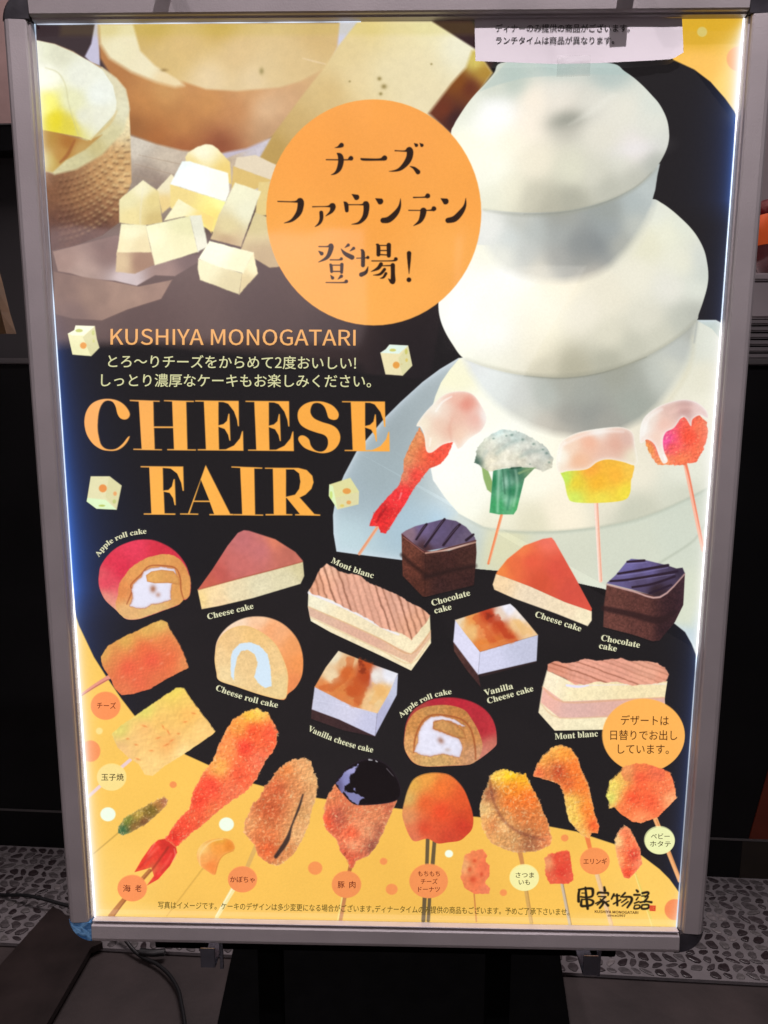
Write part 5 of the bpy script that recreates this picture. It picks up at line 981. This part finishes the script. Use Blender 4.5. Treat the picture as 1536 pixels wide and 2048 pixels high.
# pebbles: irregular flat stones pressed into the grout, each one a piece of the paving
PM = [mat('pebble_stone', c_, r_, 0, noise=.35, nscale=120, bump=.3, bscale=300) for c_, r_ in (((.034, .026, .028), .35), ((.052, .042, .045), .4), ((.075, .066, .068), .4), ((.11, .10, .10), .45), ((.028, .02, .022), .3), ((.19, .17, .17), .4))]
rnd = random.Random(11)
near, far = [], []
step = .0215
ns = int(3.0 / step); nd = int((pb1 - .004) / step) + 1
def lat(i, j):
    q = random.Random(i * 7919 + j * 104729 + 5)
    return (i * step + (j % 2) * step * .42 + q.uniform(-.30, .30) * step, .004 + j * step * .86 + q.uniform(-.26, .26) * step)
for i in range(-45, ns):
    for j in range(nd + 2):
        cs = [lat(i, j), lat(i + 1, j), lat(i + 1, j + 1), lat(i, j + 1)]
        nc_ = []                                   # worn, rounded corners
        for k in range(4):
            p0, p1, p2 = cs[k - 1], cs[k], cs[(k + 1) % 4]; ct = rnd.uniform(.12, .42)
            nc_ += [tuple(p1[t] + (p0[t] - p1[t]) * ct for t in (0, 1)), tuple(p1[t] + (p2[t] - p1[t]) * ct for t in (0, 1))]
        cs = nc_
        s = sum(c[0] for c in cs) / len(cs); d_ = sum(c[1] for c in cs) / len(cs)
        if d_ > pb1 - .008 or d_ < .006: continue
        k_ = rnd.uniform(.72, .9); sq = rnd.uniform(.8, 1)
        lim = lambda v: min(v, pb1 - .002 - d_)
        poly_s = [((c[0] - s) * k_ * sq, lim((c[1] - d_) * k_)) for c in cs]
        poly = [(wd[0] * u + wn[0] * v_, wd[1] * u + wn[1] * v_) for u, v_ in poly_s][::-1]
        c0 = wl + wd * s + wn * d_
        px, py = world2px(c0)
        if px < -700 or px > 2300: continue
        vis = (-12 < px < 1548 and 1680 < py < 2060) and (px < 150 + (py - 1800) * .2 or px > 1395 - (py - 1900) * .1 or (py > 1870 and (px < 478 or px > 1108)))
        (near if vis else far).append((c0, poly, rnd.uniform(.0012, .0028), rnd.choice((0, 0, 1, 1, 1, 2, 2, 2, 2, 3, 3, 4, 4, 5 if rnd.random() < .35 else 2)), (px, py)))
def stone(poly, hgt, c0=(0, 0, 0)):
    n = len(poly); vs = [(c0[0] + x, c0[1] + y, c0[2] + .0002) for x, y in poly] + [(c0[0] + x * .93, c0[1] + y * .93, c0[2] + hgt * .75) for x, y in poly] + [(c0[0] + x * .68, c0[1] + y * .68, c0[2] + hgt) for x, y in poly]
    fs = [tuple(range(2 * n, 3 * n))]
    for k in (0, 1):
        for i in range(n): fs.append((k * n + i, k * n + (i + 1) % n, (k + 1) * n + (i + 1) % n, (k + 1) * n + i))
    return vs, fs
near.sort(key=lambda t: -t[4][1])
far += near[298:]; near = near[:298]
for c0, poly, h_, mi, _ in near:
    vs, fs = stone(poly, h_)
    o = mesh_obj('pebble', vs, fs, PM[mi], band); o.location = (c0[0], c0[1], .004)
if far:
    V, Fc = [], []
    for c0, poly, h_, mi, _ in far:
        vs, fs = stone(poly, h_, (c0[0], c0[1], .004)); k = len(V); V += vs; Fc += [tuple(i + k for i in f) for f in fs]
    o = mesh_obj('pebble_bed', V, Fc, PM[1], band); o['kind'] = 'stuff'
def slab(name, px, z, m, parent=None, kind=None, th=.004):
    P = [FL(x, y, z) for x, y in px]; n = len(P)
    vs = [(p[0], p[1], z) for p in P] + [(p[0], p[1], z - th) for p in P]
    fs = [tuple(range(n)), tuple(range(n, 2 * n))[::-1]] + [(i, (i + 1) % n, (i + 1) % n + n, i + n) for i in range(n)]
    bm = bmesh.new(); V = [bm.verts.new(v) for v in vs]
    for f in fs: bm.faces.new([V[i] for i in f])
    bmesh.ops.recalc_face_normals(bm, faces=bm.faces[:])
    o = bm_obj(name, bm, m, parent)
    if kind: o['kind'] = kind
    return o
PLANK2 = mat('dark_brown_laminate', (.020, .013, .012), .4, 0, noise=.3, nscale=14)
leg = tag(slab('floor_board', [(106, 1812), (186, 1868), (205, 1885), (182, 1895), (-70, 2330), (-360, 2330)], .016, PLANK, th=.012), 'dark brown board lying across the pebbles at the lower left', 'board')
mat_ = tag(slab('floor_mat', [(-400, 1936), (44, 1936), (-240, 2500), (-900, 2500)], .008, PLANK2, th=.008), 'dark mat edge on the floor in the bottom left corner', 'mat')
# tile joints in the floor
TJ = mat('tile_joint', (.03, .026, .027), .8)
for px in ([(88, 1896), (92, 1896), (60, 1936), (56, 1936)],):
    o = slab('tile_joint', px, .0, TJ, floor, th=.002)
# ------------------------------------------------------------------ CORD
CABLE = mat('black_cable_rubber', (.01, .01, .011), .45)
def tube(name, pts, r, m, parent=None, n=8):
    cu = bpy.data.curves.new(name, 'CURVE'); cu.dimensions = '3D'; cu.bevel_depth = r; cu.bevel_resolution = 2; cu.resolution_u = 6
    sp = cu.splines.new('BEZIER'); sp.bezier_points.add(len(pts) - 1)
    for b_, p in zip(sp.bezier_points, pts): b_.co = p; b_.handle_left_type = b_.handle_right_type = 'AUTO'
    o = bpy.data.objects.new('t', cu); COL.objects.link(o); dg = bpy.context.evaluated_depsgraph_get(); dg.update()
    me = bpy.data.meshes.new_from_object(o.evaluated_get(dg)); bpy.data.objects.remove(o)
    me.materials.clear(); me.materials.append(m)
    for p in me.polygons: p.use_smooth = True
    q = bpy.data.objects.new(name, me); return link(q, parent)
cp = [FL(*p, .009) for p in ((-120, 1760), (-10, 1786), (60, 1806), (108, 1818), (170, 1838), (236, 1878), (275, 1905), (320, 1930), (352, 1968), (364, 2012), (372, 2070), (380, 2200))]
cp = [(p[0], p[1], .024 if 2 <= i <= 5 else .0065) for i, p in enumerate(cp)]
cord = tag(tube('power_cord', cp, .0032, CABLE), 'thin black power cord curling over the floor below the sign', 'cord')
tube('plug', [tuple(FL(*p, .012)) for p in ((280, 1903), (305, 1906), (330, 1904))], .006, CABLE, cord)
# ------------------------------------------------------------------ COUNTER BEHIND
def wp(s, d, z): p = wl + wd * s + wn * d; return (float(p[0]), float(p[1]), float(z))
def wall_z(px, py, d=0.):
    """height and run along the counter front of a point seen at (px, py)"""
    r = px_ray(px, py); base = wl + wn * d
    t = np.dot(base - CAM, wn) / np.dot(r, wn); p = CAM + r * t
    return float(np.dot(p - base, wd)), float(p[2])
def wbox(s0, s1, d0, d1, za, zb, bev=0.):
    bm = box_bm(0, 1, 0, 1, 0, 1)
    for v in bm.verts:
        v.co = Vector(wp(s0 + (s1 - s0) * v.co.x, d0 + (d1 - d0) * v.co.y, za + (zb - za) * v.co.z))
    bmesh.ops.recalc_face_normals(bm, faces=bm.faces[:])
    if bev: bmesh.ops.bevel(bm, geom=bm.edges[:], offset=bev, segments=2, affect='EDGES')
    return bm
GLOSS = mat('black_laminate', (.006, .006, .0065), .35, 0, noise=.2, nscale=5, spec=.25)
TRIM = mat('dull_metal_trim', (.16, .15, .15), .4, .6)
ORNG = mat('orange_laminate', (.12, .018, .006), .5, 0, noise=.15, nscale=12)
BRWN = mat('dark_kick_board', (.022, .016, .011), .5, 0, noise=.2, nscale=12)
_, zt1 = wall_z(20, 705); _, zt2 = wall_z(1520, 730); CT = (zt1 + zt2) / 2
s_a, zk1 = wall_z(60, 1622); s_b, zk2 = wall_z(1460, 1678); KZ = (zk1 + zk2) / 2
S0, S1 = -1.6, 4.0
ctr = tag(empty('service_counter', wp(0, -.2, 0)), 'long black counter running behind the sign', 'counter')
s_o, _ = wall_z(1497, 1682); s_o2, zo2 = wall_z(1540, 1530)
bm_obj('front_panel', wbox(S0, s_o, 0, -.5, KZ + .003, CT - .012), GLOSS, ctr)
bm_obj('kick_board', wbox(S0, s_o - .012, .0, -.5, 0, KZ - .001), GLOSS, ctr)
bm_obj('trim_strip', wbox(S0, S1, .0025, -.1, KZ - .0009, KZ + .0026), TRIM, ctr)
bm_obj('counter_top', wbox(S0, S1, .012, -.52, CT - .011, CT, .002), TRIM, ctr)
bm = bmesh.new()
q = [(s_o + .001, KZ + .003), (S1, KZ + .003), (S1, CT - .012), (s_o + .001, CT - .012)]
bm_obj('front_panel', wbox(s_o + .0005, S1, -.003, -.5, KZ + .003, CT - .012), GLOSS, ctr)
sl = (s_o2 - s_o) / (zo2 - KZ)
vs = [wp(s_o + .001, .0, KZ + .003), wp(S1, .0, KZ + .003), wp(S1, .0, .62), wp(s_o + sl * (.62 - KZ), .0, .62)]
vs += [wp(s_o + .001, -.0028, KZ + .003), wp(S1, -.0028, KZ + .003), wp(S1, -.0028, .62), wp(s_o + sl * (.62 - KZ), -.0028, .62)]
o = mesh_obj('orange_panel', vs, [(0, 1, 2, 3), (4, 7, 6, 5), (0, 4, 5, 1), (1, 5, 6, 2), (2, 6, 7, 3), (3, 7, 4, 0)], ORNG, ctr); o['label'] = 'orange front panel with a slanting edge'
bm_obj('kick_board', wbox(s_o - .0115, S1, .0, -.5, 0, KZ - .001), BRWN, ctr)
# shelf wall behind the counter
BACK = mat('grey_back_wall', (.035, .032, .034), .7, 0, noise=.12, nscale=4)
PINK = mat('pink_brown_wall', (.40, .27, .25), .8, 0, noise=.08, nscale=20, bump=.2, bscale=60)
dB = -.55
sx_, zb1 = wall_z(10, 265, dB); _, zb2 = wall_z(10, 316, dB)
back = tag(empty('back_wall', wp(0, dB, 0)), None, None, kind='structure')
bm_obj('lower_panel', wbox(S0 - 1, S1, dB, dB - .05, 0, zb2), BACK, back)
bm_obj('upper_panel', wbox(S0 - 1, S1, dB, dB - .05, zb1, 3.0), PINK, back)
bm_obj('shelf_band', wbox(S0 - 1, S1, dB + .06, dB - .05, zb2 + .001, zb1 - .001), GLOSS, back)
bm_obj('shelf_trim', wbox(S0 - 1, S1, dB + .0615, dB + .04, zb1 - .0008, zb1 + .0025), TRIM, back)
# things on the counter
def at_counter(px, py, d):
    s, z = wall_z(px, py, d); return s, z
WOOD = mat('pale_brown_wood', (.13, .07, .03), .5, 0, noise=.25, nscale=30)
s0_, zz = at_counter(-60, 700, -.06)
stk = [at_counter(-12, 520, -.08), at_counter(2, 560, -.08), at_counter(16, 610, -.08), at_counter(34, 668, -.08)]
bm = bmesh.new()
wds = [.012, .014, .018, .024]; ring = []
pts = [at_counter(-10, 520, -.08), at_counter(3, 575, -.08), at_counter(14, 625, -.08), at_counter(26, 668, -.08)]
rows = []
for (s, z), w in zip(pts, (.014, .02, .024, .028)):
    rows.append([bm.verts.new(wp(s - w * 1.1, -.08, z)), bm.verts.new(wp(s - w * .3, -.07, z)), bm.verts.new(wp(s + w * .3, -.078, z)), bm.verts.new(wp(s - w * .3, -.09, z))])
for k in range(3):
    for i in range(4): bm.faces.new([rows[k][i], rows[k][(i + 1) % 4], rows[k + 1][(i + 1) % 4], rows[k + 1][i]])
bm.faces.new(rows[0]); bm.faces.new(rows[-1][::-1]); bmesh.ops.recalc_face_normals(bm, faces=bm.faces[:])
spt = tag(bm_obj('wooden_spatula', bm, WOOD, smooth=False), 'wooden spatula blade leaning over the counter at the left edge', 'spatula')
# paper holder that the spatula stands in
def lathe(name, c, prof, m, parent=None, n=28):
    vs, fs = [], []
    for r, z in prof:
        for k in range(n): a_ = 6.28318 * k / n; vs.append((c[0] + r * math.cos(a_), c[1] + r * math.sin(a_), c[2] + z))
    for j in range(len(prof) - 1):
        for k in range(n): fs.append((j * n + k, j * n + (k + 1) % n, (j + 1) * n + (k + 1) % n, (j + 1) * n + k))
    return mesh_obj(name, vs, fs, m, parent, smooth=True)
WHITE = mat('white_glaze', (.36, .32, .33), .3, 0); RED = mat('dark_red_glaze', (.10, .008, .010), .15, 0, spec=.8, noise=.3, nscale=20); ORG = mat('orange_glaze', (.55, .09, .02), .2, 0, spec=.8, noise=.2, nscale=15)
GREY = mat('grey_card', (.15, .135, .14), .6, 0, noise=.1, nscale=10); OCH = mat('ochre_card', (.28, .15, .03), .6, 0, noise=.1, nscale=30)
s1_, _z = at_counter(1540, 660, -.12); cx = s1_ + .06
base = wp(cx, -.14, CT)
tray_z = .0
for k in range(6):
    z = CT + .0015 + k * .0125
    t = bm_obj('serving_tray', wbox(cx - .135, cx + .2, -.06, -.26, z, z + .0095, .003), GREY)
    tag(t, ('lowest', 'second', 'third', 'fourth', 'fifth', 'topmost')[k] + ' grey tray of the stack on the counter at the right edge', 'tray', group='grey trays stacked on the counter')
zt = CT + .0015 + 6 * .0125
_, zpa = at_counter(1520, 590, -.14)
zpap = zt + max(.02, (zpa - zt))
bw = tag(empty('white_box', wp(cx, -.15, zt)), 'white box on top of the grey trays at the right edge', 'box')
bm_obj('carton', wbox(cx - .120, cx + .19, -.07, -.24, zt, zt + .068, .004), WHITE, bw); bm_obj('lid', wbox(cx - .124, cx + .195, -.066, -.245, zt + .0685, zt + .082, .003), WHITE, bw)
zb_ = zt + .083
c0 = wp(cx - .012, -.15, zb_)
bowl = tag(empty('lacquer_bowl', c0), 'dark red bowl with an orange band standing on the white box', 'bowl')
lathe('bowl_body', c0, [(.035, 0), (.060, .008), (.080, .03), (.091, .055)], RED, bowl); lathe('orange_band', c0, [(.0915, .0555), (.0935, .075), (.092, .10), (.088, .112)], ORG, bowl); lathe('bowl_rim', c0, [(.0875, .1125), (.088, .125), (.080, .140), (.0, .146)], RED, bowl)
och = bm_obj('ochre_card', wbox(cx - .012, cx + .03, -.045, -.052, CT + .001, CT + .075, .001), OCH); tag(och, 'ochre card propped in front of the stacked trays', 'card')
s2_, z2_ = at_counter(1530, 440, -.3)
wc = bm_obj('white_cupboard', wbox(cx - .13, cx + .5, -.40, -.50, CT + .001, CT + .62, .003), WHITE); tag(wc, 'pale cupboard against the wall at the right edge', 'cupboard')

# ------------------------------------------------------------------ ACROSS THE AISLE: what the glossy print mirrors
PALE = mat('pale_plaster', (.78, .70, .72), .8, 0, noise=.05, nscale=3)
ow = tag(empty('opposite_wall', (-1.2, -3.1, 0)), kind='structure')
bm_obj('bulkhead', box_bm(-2.9, .27, -3.2, -3.0, 1.17, 1.66), PALE, ow)
bm_obj('shop_opening', box_bm(-2.9, .27, -3.2, -3.05, 0, 1.168), GLOSS, ow)
bm_obj('photographer_standin', box_bm(-.10, .17, -2.2, -2.0, 0, 2.6), GLOSS, ow)  # unseen dark box standing in for the photographer's mirrored silhouette
bm_obj('upper_wall', box_bm(-2.9, .27, -3.2, -3.06, 1.662, 2.9), GLOSS, ow)
